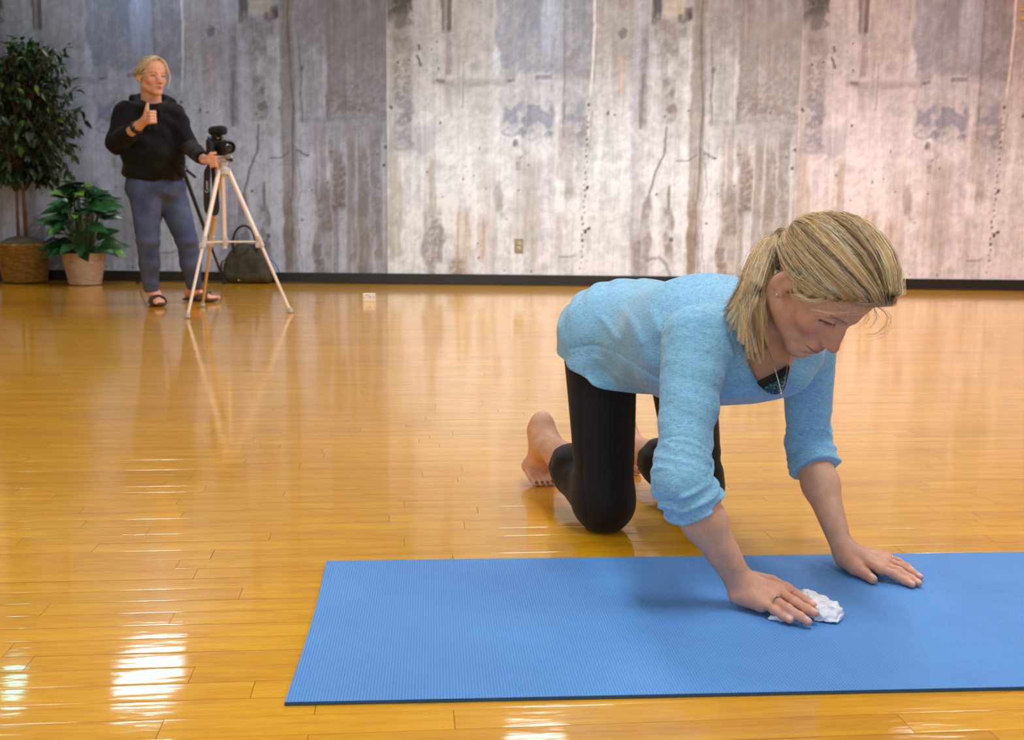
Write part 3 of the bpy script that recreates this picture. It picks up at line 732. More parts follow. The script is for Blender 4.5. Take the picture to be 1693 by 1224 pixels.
# hands
def J(*a): return [on(x, y, z) for x, y, z in a]
upz = V(0, 0, 1)
L_m = [on(1456, 941, .030), on(1461, 934, .033), on(1466, 927, .031), on(1466, 921, .026)]
L_f = [(J((1456, 941, .030), (1478, 950, .024), (1496, 960.5, .016), (1508, 966.5, .0145)), .0082), (J((1461, 934, .033), (1486, 944.5, .027), (1507, 957, .018), (1519, 964.5, .0145)), .0083),
       (J((1466, 927, .031), (1489, 937, .026), (1510, 948, .018), (1521, 954.5, .0145)), .0080), (J((1466, 921, .026), (1486, 929, .021), (1500, 937, .016), (1508, 943, .0135)), .0070)]
L_t = (J((1400, 921, .036), (1414, 938, .024), (1430, 949, .018), (1443, 958.5, .0155)), (.0150, .0120, .0105, .0088))
R_m = [on(1298, 972, .033), on(1288, 979, .036), on(1274, 988, .034), on(1259, 995.5, .028)]
R_f = [(J((1298, 972, .033), (1318, 984, .036), (1333, 994, .033), (1344, 1001, .030)), .0088), (J((1288, 979, .036), (1314, 995.5, .036), (1334, 1007.5, .031), (1347, 1014, .027)), .0090),
       (J((1274, 988, .034), (1302, 1006.5, .030), (1323, 1020, .023), (1336, 1028.5, .0175)), .0088), (J((1259, 995.5, .028), (1280, 1009, .024), (1296, 1019.5, .0185), (1306, 1025.5, .0155)), .0078)]
R_t = (J((1246, 957, .040), (1275, 962, .030), (1302, 974, .022), (1322, 986, .018)), (.0140, .0115, .0100, .0085))
handR = hand_nodes(wrR, R_m, R_f, R_t, upz); handL = hand_nodes(wrL, L_m, L_f, L_t, upz)
handR += [('+', .012, cap(wrR+V(-.004, -.012, -.022), R_m[3]+V(0, 0, -.006), .017, .012)), ('+', .012, cap(wrR, R_m[1], .020, .0115))]
handL += [('+', .012, cap(wrL+V(.004, -.014, -.022), L_t[0][1], .018, .013)), ('+', .012, cap(wrL+V(.010, -.004, -.018), L_m[2]+V(0, 0, -.006), .022, .012))]
# feet: toes tucked under, heel up
def foot(an, dx=V(0, 0, 0), heel_up=.165):
    heel = an+V(-.020, .058, .050)+dx; ball = V(an[0]-.031, an[1]+.086, .036)+dx; it = []
    it += [('+', 0, ell(heel+V(.004, -.012, -.004), (.027, .030, .033))), ('+', .03, cap(an, heel+V(.006, -.02, -.02), .031, .026)), ('+', .03, cap(heel*.75+ball*.25, ball+V(.012, 0, .006), .027, .026, (LEFT, 1.0))),
           ('+', .03, cap(an*.6+heel*.4-V(0, 0, .02), ball+LEFT*.022+V(0, 0, .004), .030, .024)), ('+', .02, cap(ball-LEFT*.019+V(0, .004, .006), ball+LEFT*.026, .019, .020)), ('+', .01, ell(an-LEFT*.028+V(0, 0, .004), (.011, .012, .012)))]
    tips = []
    for k, t in enumerate((-.027, -.014, -.001, .012, .029)):
        ln = (.034, .041, .046, .049, .050)[k]; r = (.0085, .0090, .0092, .0098, .0125)[k]
        p = ball+LEFT*t+FWD*.012+V(0, 0, -.008); mid = p+FWD*ln*.45+V(0, 0, -.004); q_ = p+FWD*ln; q_[2] = r*.92; mid[2] = max(mid[2]*.75, r+.004)
        it += [('+', .006, cap(p, mid, r*1.05, r)), ('+', .003, cap(mid, q_, r, r*.84))]; tips.append(q_)
    return it, tips
ftR, tipsR = foot(anR); ftL, tipsL = foot(anL)
body = grp(leg_it+pel+torso+neck+arms+head_nodes(HO, HB, HS)+[('+', .014, grp(handR, c=R_m[1], r=.16)), ('+', .014, grp(handL, c=L_m[1], r=.16)), ('+', .02, grp(ftR, c=anR, r=.2)), ('+', .02, grp(ftL, c=anL, r=.2))], disp=lambda P: head_disp(P, HO, HB, HS))
def body_disp(P):
    return .0004*vnoise(P*160, 3)
parts = [extract(body, .0018, HO-.155, HO+.155), extract(body, .0016, np.min(np.array(L_m+L_f[1][0]+[wrL]), 0)-V(.07, .05, .06), np.max(np.array(L_m+L_f[1][0]+[wrL]), 0)+V(.03, .08, .03)),
         extract(body, .0016, np.min(np.array(R_m+R_f[2][0]+[wrR]), 0)-V(.06, .05, .06), np.max(np.array(R_m+R_f[0][0]+[wrR]), 0)+V(.03, .06, .03))]
boxes = [(HO-.155, HO+.155), (np.min(np.array(L_m+L_f[1][0]+[wrL]), 0)-V(.07, .05, .06), np.max(np.array(L_m+L_f[1][0]+[wrL]), 0)+V(.03, .08, .03)),
         (np.min(np.array(R_m+R_f[2][0]+[wrR]), 0)-V(.06, .05, .06), np.max(np.array(R_m+R_f[0][0]+[wrR]), 0)+V(.03, .06, .03))]
bv, bq = extract(body, .0042, V(-.02, 1.80, -.02), V(.85, 3.08, .72))
# the coarse skin stops just inside the finely modelled head and hands
parts.append(extract(body, .0020, anR-V(.10, .06, .13), anR+V(.06, .16, .10))); boxes.append((anR-V(.10, .06, .13), anR+V(.06, .16, .10)))
inn = np.zeros(len(bv), bool)
for lo_, hi_ in boxes: inn |= ((bv > np.asarray(lo_)+.006) & (bv < np.asarray(hi_)-.006)).all(1)
bq = bq[~inn[bq].all(1)]
bv, bq = join(parts+[(bv, bq)])
bc = np.ones((len(bv), 3))*T_SKIN*(1+.05*fbm(bv*30, 2, 5)+.06*fbm(bv*90, 2, 15))[:, None]
head_paint(bv, HO, HB, HS, bc)
dF = np.min([np.linalg.norm(bv-p, axis=1) for p in [f[0][-1] for f in L_f+R_f]+[L_t[0][-1], R_t[0][-1]]], 0)
for hc_ in (np.mean(R_m, 0), np.mean(L_m, 0)):
    hm = (np.exp(-(np.linalg.norm(bv-hc_, axis=1)/.09)**4)*.5)[:, None]; bc = bc*(1-hm)+lin((206, 142, 124))*hm
hz = np.exp(-(dF/.012)**2)[:, None]*.55; bc = bc*(1-hz)+lin((216, 142, 128))*hz
for f in [f[0] for f in L_f+R_f]+[L_t[0]]:                 # nails
    tip = f[-1]; ax = unit(f[-1]-f[-2]); q_ = bv-(tip+ax*.0005+V(0, 0, .0062)); m_ = (np.exp(-((q_ @ ax)/.0058)**4-((q_ @ np.cross(ax, UP))/.0046)**4-(q_[:, 2]/.007)**4)*.95)[:, None]
    bc = bc*(1-m_)+T_NAIL*m_
for p in tipsR+tipsL:
    d_ = np.linalg.norm(bv-(p+FWD*.006+V(0, 0, .005)), axis=1); m_ = (np.exp(-(d_/.0052)**4)*.9)[:, None]; bc = bc*(1-m_)+lin((70, 34, 40))*m_
K = empty('person', KO)
tag(K, 'woman on hands and knees in light blue shirt and black leggings wiping the blue mat', 'person')
ko = np.array(KO)
body_o = link('body', raw_mesh('body', bv-ko, bq, True, np.clip(bc, 0, 1)), SKIN, K)

# leggings
cutR, cutL = knR*.40+anR*.60, knL*.40+anL*.60
legs = []
for kn, an, hip, ct in ((knR, anR, hipR, cutR), (knL, anL, hipL, cutL)):
    sh = grp([('+', 0, cap(kn+V(-.01, .03, .0), kn*.55+an*.45+V(0, 0, .008), .0585, .0535)), ('+', .02, cap(kn*.55+an*.45+V(0, 0, .008), an, .0535, .033)), ('&', .002, half(ct, an-kn))], c=(kn+an)/2, r=.26)
    legs.append(grp([('+', 0, sh), ('+', .035, cap(hip, kn, .079, .0560)), ('+', .02, ell(kn+V(0, 0, -.002), (.0565, .0580, .0620)))], c=(hip+an)/2, r=.5))
LEG_SEAM = np.array([at(966, 600, 2.46), at(963, 700, 2.41), at(965, 800, 2.39), at(973, 866, 2.39)])
def seam_groove(P):
    best = np.full(len(P), 9.)
    for p, q in zip(LEG_SEAM[:-1], LEG_SEAM[1:]):
        d = (q-p)[[0, 2]]; w = P[:, [0, 2]]-p[[0, 2]]; t = np.clip((w @ d)/(d @ d), 0, 1); best = np.minimum(best, np.linalg.norm(w-t[:, None]*d, axis=1))
    return -.0026*np.exp(-(best/.0030)**2)*(P[:, 1] < 2.47)
leg_n = grp([('+', 0, legs[0]), ('+', .03, legs[1])]+pel, disp=lambda P: .004+.0012*fbm(P*V(22, 22, 9), 2, 11)*sst(.5, .1, P[:, 2]) + .0015*np.sin((P[:, 2]-.09)*150+3*vnoise(P*14, 4))*np.exp(-((P[:, 2]-.12)/.035)**2)*sst(2.42, 2.5, P[:, 1])+seam_groove(P))
lv, lq = extract(leg_n, .0032, V(-.02, 2.28, -.02), V(.60, 2.99, .56))
lv[:, 2] = np.maximum(lv[:, 2], .0012)
LEGM = NT('black_stretch_fabric'); co = LEGM.coord()
LEGM.set(Base_Color=LEGM.ramp(LEGM.noise(co, 900, 2), [(.3, tuple(lin((16, 13, 15)))), (.7, tuple(lin((26, 22, 25))))]), Roughness=.72, Specular_IOR_Level=.25, Sheen_Weight=.08, Sheen_Roughness=.5)
link('leggings', raw_mesh('leggings', lv-ko, lq), LEGM.m, K)
# shirt
cfR, cfL = elR*.76+wrR*.24, elL*.80+wrL*.20
def sleeve(sh, el, wr, cf, r0, r1, seed, n_out):
    L1 = np.linalg.norm(el-sh); L2 = np.linalg.norm(cf-el); a1 = unit(el-sh); a2 = unit(cf-el)
    e1 = unit(np.cross(a1, V(.3, .5, .8))); e2 = np.cross(a1, e1)
    def dsp(P):
        t1 = (P-sh) @ a1; t2 = (P-el) @ a2
        s = np.where(t2 > 0, L1+t2, np.clip(t1, -.1, L1)); q_ = P-sh; an_ = np.arctan2(q_ @ e1, q_ @ e2)
        s0 = L1*.80+.004*np.sin(an_*2+seed); A = .0004+.0040*sst(s0-.01, s0+.012, s); mk = .3+.7*sst(-.35, .35, vnoise(P*V(19, 19, 19), seed+9))
        w1 = np.sin(2*np.pi*(s/.023)+1.9*np.sin(an_+seed)+3.4*vnoise(P*V(20, 20, 20), seed)); w1 = np.where(w1 > 0, w1, w1*.35)
        w2 = np.sin(2*np.pi*(s/.060+.35*np.sin(an_+seed))+2.4*vnoise(P*10, seed+4)); w2 = np.abs(w2)**1.5*np.sign(w2)
        return A*w1*mk+.0026*w2*sst(.02, .12, s)*sst(-.4, .5, vnoise(P*11, seed+6))+.0010*fbm(P*55, 2, seed)+.0034*sst(s0-.0015, s0+.0015, s)-.0012*np.exp(-((s-s0+.004)/.004)**2)
    mid = el*.5+sh*.5
    it = [('+', 0, cap(sh, el, r0, r1)), ('+', .02, cap(el, cf, r1+.001, r1+.002)), ('+', .006, cap(cf-a2*.018, cf-a2*.006, r1+.0065)), ('&', .003, half(cf, a2))]
    return grp(it, disp=dsp, c=(sh+cf)/2, r=.36)
slR = sleeve(shR, elR, wrR, cfR, .0620, .0430, 2, 1); slL = sleeve(shL, elL, wrL, cfL, .057, .0400, 5, 1)
hemP = at(1000, 632, 2.44); hemN = -unit(V(.18, -.34, .92))
shirt_t = [('+', 0, ell((hipR+hipL)/2+V(.005, -.01, .025), (.190, .15, .112), np.stack([LEFT, FWD, UP], 1))),
           ('+', .05, ell(hipR*.72+hipL*.28-FWD*.055+V(0, 0, .015), (.100, .096, .098))), ('+', .05, ell(hipL*.72+hipR*.28-FWD*.055+V(0, 0, .015), (.100, .096, .098))),
           ('+', .04, cap(hipR, knR, .094, .07)), ('+', .04, cap(hipL, knL, .092, .07)),
           ('+', .07, ell(V(.345, 2.42, .418), (.155, .14, .118), TF)), ('+', .07, ell(V(.395, 2.28, .440), (.168, .15, .130), TF)), ('+', .05, ell(V(.455, 2.172, .440), (.160, .102, .108), TF)),
           ('+', .03, cap(at(1303, 622, 2.13), at(1322, 584, 2.17), .036)),
           ('+', .03, cap(neck_b+V(-.02, .01, -.005), neck_b+V(.02, -.02, .012), .066, .060))]
SEAMS = [(np.array([at(942, 574, 2.49), at(975, 566, 2.47), at(1010, 570, 2.45), at(1045, 588, 2.42), at(1085, 612, 2.38)]), -.0028, .0032),
         (np.array([at(1110, 545, 2.08), at(1160, 540, 2.05), at(1196, 552, 2.05), at(1212, 585, 2.05)]), .0075, .0075), (np.array([at(1165, 565, 2.05), at(1192, 590, 2.03), at(1200, 618, 2.03)]), .0060, .0070),
         (np.array([at(1204, 548, 2.05), at(1222, 600, 2.03), at(1236, 640, 2.02)]), -.0035, .005), (np.array([at(990, 520, 2.5), at(1010, 548, 2.45)]), .003, .008), (np.array([at(1022, 505, 2.5), at(1040, 545, 2.42)]), .003, .008),
         (np.array([at(1055, 500, 2.45), at(1070, 530, 2.36)]), .0025, .008), (np.array([at(985, 590, 2.45), at(1030, 628, 2.42)]), .003, .008)]
def tor_disp(P):
    f1 = np.sin(2*np.pi*((P-shR) @ unit(V(.35, .55, -.75))/.06)+2.5*vnoise(P*9, 21)); g1 = np.exp(-(np.linalg.norm(P-(shR+V(.01, .07, -.05)), axis=1)/.11)**2)
    f2 = np.sin(2*np.pi*((P[:, 2]*.8+P[:, 1]*.5)/.05)+2.2*vnoise(P*8, 23)); g2 = sst(.45, .33, P[:, 2])
    f3 = np.sin(2*np.pi*((P[:, 0]*.6-P[:, 1]*.3+P[:, 2]*.7)/.045)+2*vnoise(P*10, 25)); g3 = sst(2.44, 2.54, P[:, 1])
    out = .0042*f1*g1+.0018*f2*g2+.0020*f3*g3+.0030*fbm(P*11, 2, 27)
    for pl, am, wd in SEAMS:                              # stitched seams and soft folds as lines on the near side
        best = np.full(len(P), 9.)
        for p, q in zip(pl[:-1], pl[1:]):
            d = (q-p)[[0, 2]]; w = P[:, [0, 2]]-p[[0, 2]]; t = np.clip((w @ d)/(d @ d), 0, 1); best = np.minimum(best, np.linalg.norm(w-t[:, None]*d, axis=1))
        out = out+am*np.exp(-(best/wd)**2)*(P[:, 1] < pl[:, 1].mean()+.10)
    return out
cut_it = [('+', .02, cap(at(1266, 568, 2.10), at(1267, 572, 1.94), .026)), ('+', .02, cap(at(1280, 566, 2.09), at(1281, 570, 1.93), .028)), ('+', .02, cap(at(1268, 590, 2.09), at(1269, 593, 1.93), .0345)), ('+', .02, cap(at(1274, 617, 2.08), at(1275, 619, 1.93), .0255)), ('+', .012, cap(at(1281, 636, 2.07), at(1282, 638, 1.93), .0140)),
           ('+', .02, cap(neck_b+V(.02, -.03, .03), hl_(0, -.025, -.055), .060, .050))]
neck_cut = grp(cut_it, c=V(.48, 2.04, .45), r=.25)
shirt = grp([('+', 0, grp(shirt_t+[('&', .004, half(hemP, hemN))], disp=tor_disp, c=V(.37, 2.33, .43), r=.42)), ('+', .028, slR), ('+', .028, slL), ('-', .004, neck_cut)])
sv, sq = extract(shirt, .0026, V(-.02, 1.80, .12), V(.80, 2.86, .62))
SHM = NT('heathered_blue_jersey'); co = SHM.coord()
slub = M2 = SHM.noise(SHM.coord((90, 90, 420)), 1.0, 3, .7); sl2 = SHM.noise(SHM.coord((260, 260, 700), (.5, .3, 0)), 1.0, 3, .7)
c1 = SHM.ramp(SHM.math('ADD', SHM.math('MULTIPLY', slub, .5), SHM.math('MULTIPLY', sl2, .5)), [(.34, tuple(lin((86, 142, 182)))), (.47, tuple(lin((130, 188, 224)))), (.66, tuple(lin((164, 212, 240))))])
SHM.set(Base_Color=c1, Roughness=.85, Specular_IOR_Level=.2, Sheen_Weight=.25, Sheen_Roughness=.4); SHM.bump(SHM.noise(co, 700, 2), .25, .0008)
link('shirt', raw_mesh('shirt', sv-ko, sq), SHM.m, K)
# ---- hair of the kneeling woman: a cap of hair, then locks of strands swept back to the tie and a falling ponytail
HC = V(0, -.006, .030); TIE = V(0, -.109, .020)
def shell(d, k=1.0):
    d = d/np.linalg.norm(d, axis=-1, keepdims=True); r = np.array((.0800, .1060, .0925))
    return HC+d*(1/np.sqrt(((d/r)**2).sum(-1, keepdims=True)))*k
def slerp_path(a, b, n, k0=1.0, lift=0.0):
    a = unit(a); b = unit(b); w = math.acos(np.clip(a @ b, -1, 1)); t = np.linspace(0, 1, n)[:, None]
    d = (np.sin((1-t)*w)*a+np.sin(t*w)*b)/max(math.sin(w), 1e-3)
    return shell(d, k0+lift*np.sin(np.pi*t))
cap_n = grp([('+', 0, ell(hl_(*HC), np.array((.0785, .1035, .0905))*HS, HB)), ('+', .02, ell(hl_(0, .052, .086), np.array((.050, .040, .030))*HS, HB)), ('+', .01, ell(hl_(0, -.100, .020), np.array((.022, .016, .024))*HS, HB)),
             ('&', .006, half(hl_(0, .078, .058), HB @ V(0, .74, -.67))), ('&', .004, half(hl_(0, 0, -.060), HB @ V(0, 0, -1)))],
            disp=lambda P: .0018*np.sin(((P-HO) @ HB @ V(.9, 0, .4))*700+3*vnoise(P*25, 2)))
hv, hq = extract(cap_n, .0022, HO-.17, HO+.17)
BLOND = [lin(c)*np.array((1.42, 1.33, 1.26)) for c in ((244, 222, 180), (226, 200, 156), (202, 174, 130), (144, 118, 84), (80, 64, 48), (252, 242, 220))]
hr = np.random.default_rng(21)
PATH, RAD, COL = [], [], []
def lock(guide, n, r_off, base, m=12, r=.00028, conv=(1.0, .6, .5), jit=.0020, shine=None):
    """strands around a guide curve (world or local points); conv = spread at start, middle, end"""
    t = np.linspace(0, 1, m)[:, None]; g = bez(guide, m)
    tg = np.gradient(g, axis=0); tg /= np.linalg.norm(tg, axis=1)[:, None]+1e-9
    e1 = np.cross(tg, V(.31, .2, .93)); e1 /= np.linalg.norm(e1, axis=1)[:, None]+1e-9; e2 = np.cross(tg, e1)
    sp = np.interp(t[:, 0], (0, .5, 1), conv)[:, None]
    for _ in range(n):
        a, b = hr.normal(0, r_off), hr.normal(0, r_off*.55); ph = hr.uniform(0, 6.28); fq = hr.uniform(3, 9)
        p = g+(a*e1+b*e2)*sp+jit*np.sin(t*fq+ph)*e1*sp+jit*.6*np.sin(t*fq*1.7+ph*2)*e2*sp
        PATH.append(p); RAD.append(np.interp(t[:, 0], (0, .1, .7, 1), (r, r*1.2, r, r*.15)))
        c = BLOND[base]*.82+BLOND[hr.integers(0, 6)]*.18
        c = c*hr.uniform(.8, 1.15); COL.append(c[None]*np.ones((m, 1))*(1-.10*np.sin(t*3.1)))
hair_line = bez([(-.0775, -.020, .026), (-.0775, .004, .016), (-.0735, .030, .018), (-.064, .052, .036), (-.048, .070, .056), (-.024, .082, .066), (0, .085, .068), (.024, .082, .066), (.048, .070, .056), (.064, .052, .036), (.0735, .030, .018), (.0775, 0, .014)], 96)
tie_d = TIE-HC
for i, p in enumerate(hair_line):                          # from the hairline back to the tie
    f = sst(.045, .080, p[1]); d = p-HC
    sl = slerp_path(d, tie_d, 9, 1.0, .045)
    g = [p-V(0, .004, 0)]+([p+V(0, .016, .024)*f+V(np.sign(p[0])*.006*(1-f), .003, .008)] if True else [])
    g += [sl[2]*1.0+V(0, .014, .022)*f, sl[4]+V(0, .002, .010)*f, sl[6], sl[8]]
    bs = (0, 1, 2, 0, 3, 4, 1, 5, 2, 4)[i % 10] if hr.random() < .75 else int(hr.integers(0, 5))
    lock(np.array([hl_(*q) for q in g]), 46, .0048, bs, conv=(.8, 1.0, .8))
for i in range(150):                                       # from the crown and sides
    u_ = hr.uniform(-1, 1); th = hr.uniform(-.1, 1.35); d = V(math.sin(u_*1.5), math.cos(u_*1.5)*math.cos(th), .25+math.sin(th)*.9)
    if (shell(d)[1]-.078)*.74-(shell(d)[2]-.058)*.67 > -.004: continue
    f = sst(.02, .07, shell(d)[1]); sl = slerp_path(d, tie_d, 8, 1.015, .035)
    g = [sl[0]+V(0, .010, .016)*f, sl[2]+V(0, .008, .014)*f, sl[4]+V(0, 0, .006)*f, sl[6], sl[7]]
    lock(np.array([hl_(*q) for q in g]), 36, .0054, int(hr.choice((0, 0, 1, 1, 2, 3, 4, 5))), conv=(1, 1, .7))
for i in range(60):                                        # nape and behind the ears, drawn up, coloured dark for the shade there
    x = hr.uniform(-.074, .074); p = V(x, -.030-.055*math.sqrt(max(0, 1-(x/.076)**2)), hr.uniform(-.052, -.006))
    sl = slerp_path(p-HC, tie_d, 6, 1.0, .02)
    lock(np.array([hl_(*q) for q in sl]), 18, .0045, int(hr.choice((3, 3, 4, 4, 4))), m=8, conv=(1, .9, .7))
T0 = hl_(*TIE)
GL = [T0, at(1292, 384, 2.135), at(1262, 402, 2.12), at(1240, 442, 2.085), at(1222, 476, 2.055), at(1190, 506, 2.04)]
GM = [T0, at(1290, 390, 2.125), at(1266, 418, 2.10), at(1246, 475, 2.055), at(1232, 530, 2.025), at(1240, 598, 2.005)]
GR = [T0, at(1294, 398, 2.125), at(1277, 426, 2.10), at(1262, 480, 2.07), at(1262, 530, 2.04), at(1272, 588, 2.015)]
GL, GM, GR = map(np.array, (GL, GM, GR))
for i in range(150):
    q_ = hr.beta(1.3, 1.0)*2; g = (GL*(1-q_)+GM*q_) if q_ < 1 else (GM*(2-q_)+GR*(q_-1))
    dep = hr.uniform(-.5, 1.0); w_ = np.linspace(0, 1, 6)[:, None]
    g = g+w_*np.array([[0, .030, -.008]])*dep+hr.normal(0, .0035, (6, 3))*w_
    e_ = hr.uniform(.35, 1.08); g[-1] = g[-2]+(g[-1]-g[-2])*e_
    lit = dep < .15  # outer locks coloured pale as lit, inner neck-side ones dark as shaded
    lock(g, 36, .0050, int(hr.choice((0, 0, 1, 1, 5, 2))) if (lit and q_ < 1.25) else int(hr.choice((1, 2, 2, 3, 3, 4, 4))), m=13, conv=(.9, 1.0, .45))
def wisp(pts, n, ro, base=5):
    lock(np.array(pts), n, ro, base, m=14, r=.00028, conv=(.3, 1, 1.2), jit=.002)
for k in range(4):                                         # loose wisps at the brow and temple
    j = hr.normal(0, .004, 3)
    wisp([hl_(.006, .088, .070)+j*.6, hl_(-.020, .099, .062)+j, hl_(-.044, .091, .046)+j, hl_(-.062, .079, .028)+j*1.4, hl_(-.076, .062, .012)+j*2], 3, .0016, 1)
    wisp([hl_(-.015+.01*k, .088, .066)+j, hl_(-.010+.01*k, .108, .056)+j, hl_(-.004+.01*k, .112, .030)+j], 3, .002, 0)
    wisp([hl_(.02, .085, .066)+j, hl_(.030, .118, .070)+j, hl_(.036, .130, .040)+j*2, hl_(.028, .118, .012)+j*2], 2, .002, 1)
    wisp([hl_(-.072, .030, .020)+j, hl_(-.080, .028, .004)+j, hl_(-.080, .012, -.008)+j, hl_(-.078, -.006, .012)+j], 4, .002, 1)
    wisp([hl_(-.060, .055, .040)+j, hl_(-.076, .045, .016)+j, hl_(-.082, .018, .004)+j, hl_(-.081, -.012, .016)+j], 5, .003, 0)
for k in range(70):                                        # flyaway hairs
    d = unit(hr.normal(0, 1, 3)*V(1, .9, .6)+V(0, .2, .9)); p = shell(d)
    if (p[1]-.078)*.74-(p[2]-.058)*.67 > 0: continue
    e = unit(hr.normal(0, 1, 3)); wisp([hl_(*p), hl_(*(p+d*.006+e*.012)), hl_(*(p+d*.012+e*.030)), hl_(*(p+d*.008+e*.050-V(0, .01, .0)))], 1, .001, int(hr.integers(0, 3)))
for k in range(40):                                        # and loose ends off the ponytail
    q_ = hr.uniform(0, 2); g = (GL*(1-q_)+GM*q_) if q_ < 1 else (GM*(2-q_)+GR*(q_-1)); e = hr.normal(0, .010, (6, 3))*np.linspace(.1, 1.6, 6)[:, None]; wisp(g+e+V(-.004, 0, 0), 1, .001, int(hr.integers(0, 3)))
tv, tq = [], []
nn = 0
for m_ in sorted({len(p) for p in PATH}):
    ix = [i for i, p in enumerate(PATH) if len(p) == m_]
    v_, q_ = tubes(np.array([PATH[i] for i in ix]), np.array([RAD[i] for i in ix]))
    tv.append(v_); tq.append(q_+nn); nn += len(v_)
ordc = np.concatenate([np.repeat(np.concatenate([COL[i] for i in range(len(PATH)) if len(PATH[i]) == m_]), 3, 0) for m_ in sorted({len(p) for p in PATH})])
hcol = lin((158, 132, 96))*(1+.5*vnoise(((hv-HO) @ HB)*V(160, 12, 60), 9))[:, None]
allv = np.concatenate([hv]+tv); allq = np.concatenate([hq, np.concatenate(tq)+len(hv)])
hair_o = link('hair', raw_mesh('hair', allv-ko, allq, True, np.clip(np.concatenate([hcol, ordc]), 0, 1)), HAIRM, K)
tag(hair_o, 'blonde streaked hair swept back into a ponytail')
m = MB(); th = np.linspace(0, 2*np.pi, 15); tx = unit(HB @ V(0, -.95, .3)); e1 = HB @ V(1, 0, 0); e2 = np.cross(tx, e1)
for k in range(3): m.ring([T0+tx*(.002+.003*k)+.0155*(np.cos(a)*e1+np.sin(a)*e2) for a in th], .0022, 6, False)
m.build('hair_tie', simple('black_elastic', (22, 20, 20), .7), K, ko)

# ---- camisole, necklace, earring, rings
cut2 = grp(cut_it, disp=lambda P: .004, c=V(.48, 2.04, .45), r=.25)
cam_it = [('+', 0, ell(V(.472, 2.120, .418), (.128, .082, .082), TF)), ('&', 0, cut2)]
cmv, cmq = extract(grp(cam_it+[('&', .002, half(at(1258, 641, 2.06), unit(V(-.50, .15, .86))))]), .003, V(.3, 1.98, .28), V(.66, 2.30, .52))
CM = NT('teal_lace'); co = CM.coord(); vor = CM.n('ShaderNodeTexVoronoi'); vor.inputs['Scale'].default_value = 220; CM.l(co, vor.inputs['Vector'])
CM.set(Base_Color=CM.ramp(vor.outputs['Distance'], [(.2, tuple(lin((112, 160, 156)))), (.42, tuple(lin((26, 84, 92)))), (.8, tuple(lin((14, 52, 62))))]), Roughness=.7); CM.bump(vor.outputs['Distance'], .4, .001)
link('camisole', raw_mesh('camisole', cmv-ko, cmq), CM.m, K)
brv, brq = extract(grp([('+', 0, ell(V(.472, 2.121, .420), (.1275, .0815, .0815), TF)), ('&', 0, cut2), ('&', .002, half(at(1252, 633, 2.06), unit(V(-.50, .15, .86))))]), .003, V(.3, 1.98, .28), V(.66, 2.30, .52))
link('undergarment', raw_mesh('undergarment', brv-ko, brq), simple('black_knit', (20, 18, 20), .8), K)
silver = simple('silver', (205, 202, 196), .22, 1.0, .04)
m = MB(); nk = bez([at(1262, 560, 2.075), at(1275, 590, 2.035), at(1284, 620, 2.018), at(1291.5, 648, 2.010)], 26); nk2 = bez([at(1306, 585, 2.075), at(1302, 605, 2.03), at(1297, 632, 2.012), at(1291.5, 648, 2.010)], 26)
for c_ in (nk, nk2):
    m.ring(c_, .0006, 5)
    for p in c_[::1]: m.ball(p, .0010, 6)
neckl = m.build('necklace', silver, K, ko)
m = MB(); p = at(1291.8, 651.5, 2.010); m.ball(p, (.0030, .0016, .0042), 10); m.build('pendant', silver, neckl, ko)
m = MB(); m.ball(hl_(-.0835, -.004, -.036), .0024, 10); m.build('earring', simple('pearl_stud', (225, 225, 235), .15, .3), K, ko)
def finger_ring(a, b, t, r):
    a = np.asarray(a); b = np.asarray(b); c = a*(1-t)+b*t; ax = unit(b-a); e1 = unit(np.cross(ax, UP)); e2 = np.cross(e1, ax); m = MB()
    m.ring([c+r*(math.cos(x)*e1+math.sin(x)*e2) for x in np.linspace(0, 2*np.pi, 25)], .0013, 6, False)
    m.ball(c+r*e2+e2*.0012, (.0022, .0022, .0018), 8); return m.build('ring', silver, K, ko)
finger_ring(R_f[2][0][0], R_f[2][0][1], .42, .0096); finger_ring(L_f[2][0][0], L_f[2][0][1], .32, .0094)

# ---- the crumpled cloth under her near hand
cc = on(1352, 1008, .016)
def cl_disp(P):
    return .0040*(1-2.2*np.abs(fbm(P*V(52, 52, 40)+.6*vnoise(P*60, 8)[:, None], 2, 31)))+.0024*fbm(P*130, 2, 33)-.0005
cloth = grp([('+', 0, ell(cc+V(.004, .006, 0), (.030, .042, .014))), ('+', .012, ell(cc+V(.012, -.012, .002), (.022, .022, .014))), ('+', .012, ell(on(1335, 990, .014), (.022, .022, .013))),
             ('+', .010, ell(on(1372, 1020, .012), (.016, .018, .011))), ('+', .008, ell(on(1318, 1012, .010), (.030, .016, .006))), ('+', .006, ell(on(1286, 1023, .009), (.012, .008, .004)))], disp=cl_disp)
cv, cq = extract(cloth, .0013, cc-V(.10, .09, .03), cc+V(.07, .09, .06)); cv[:, 2] = np.maximum(cv[:, 2], MT+.0012)
CLM = NT('white_cotton'); CLM.set(Base_Color=CLM.ramp(CLM.noise(CLM.coord(), 60, 3), [(.3, tuple(lin((226, 228, 234)))), (.7, tuple(lin((244, 245, 248))))]), Roughness=.9, Sheen_Weight=.2)
c_o = link('cleaning_cloth', raw_mesh('cleaning_cloth', cv-cc, cq), CLM.m, None, cc); tag(c_o, 'crumpled white cleaning cloth under the kneeling woman\'s hand on the blue mat', 'cloth')
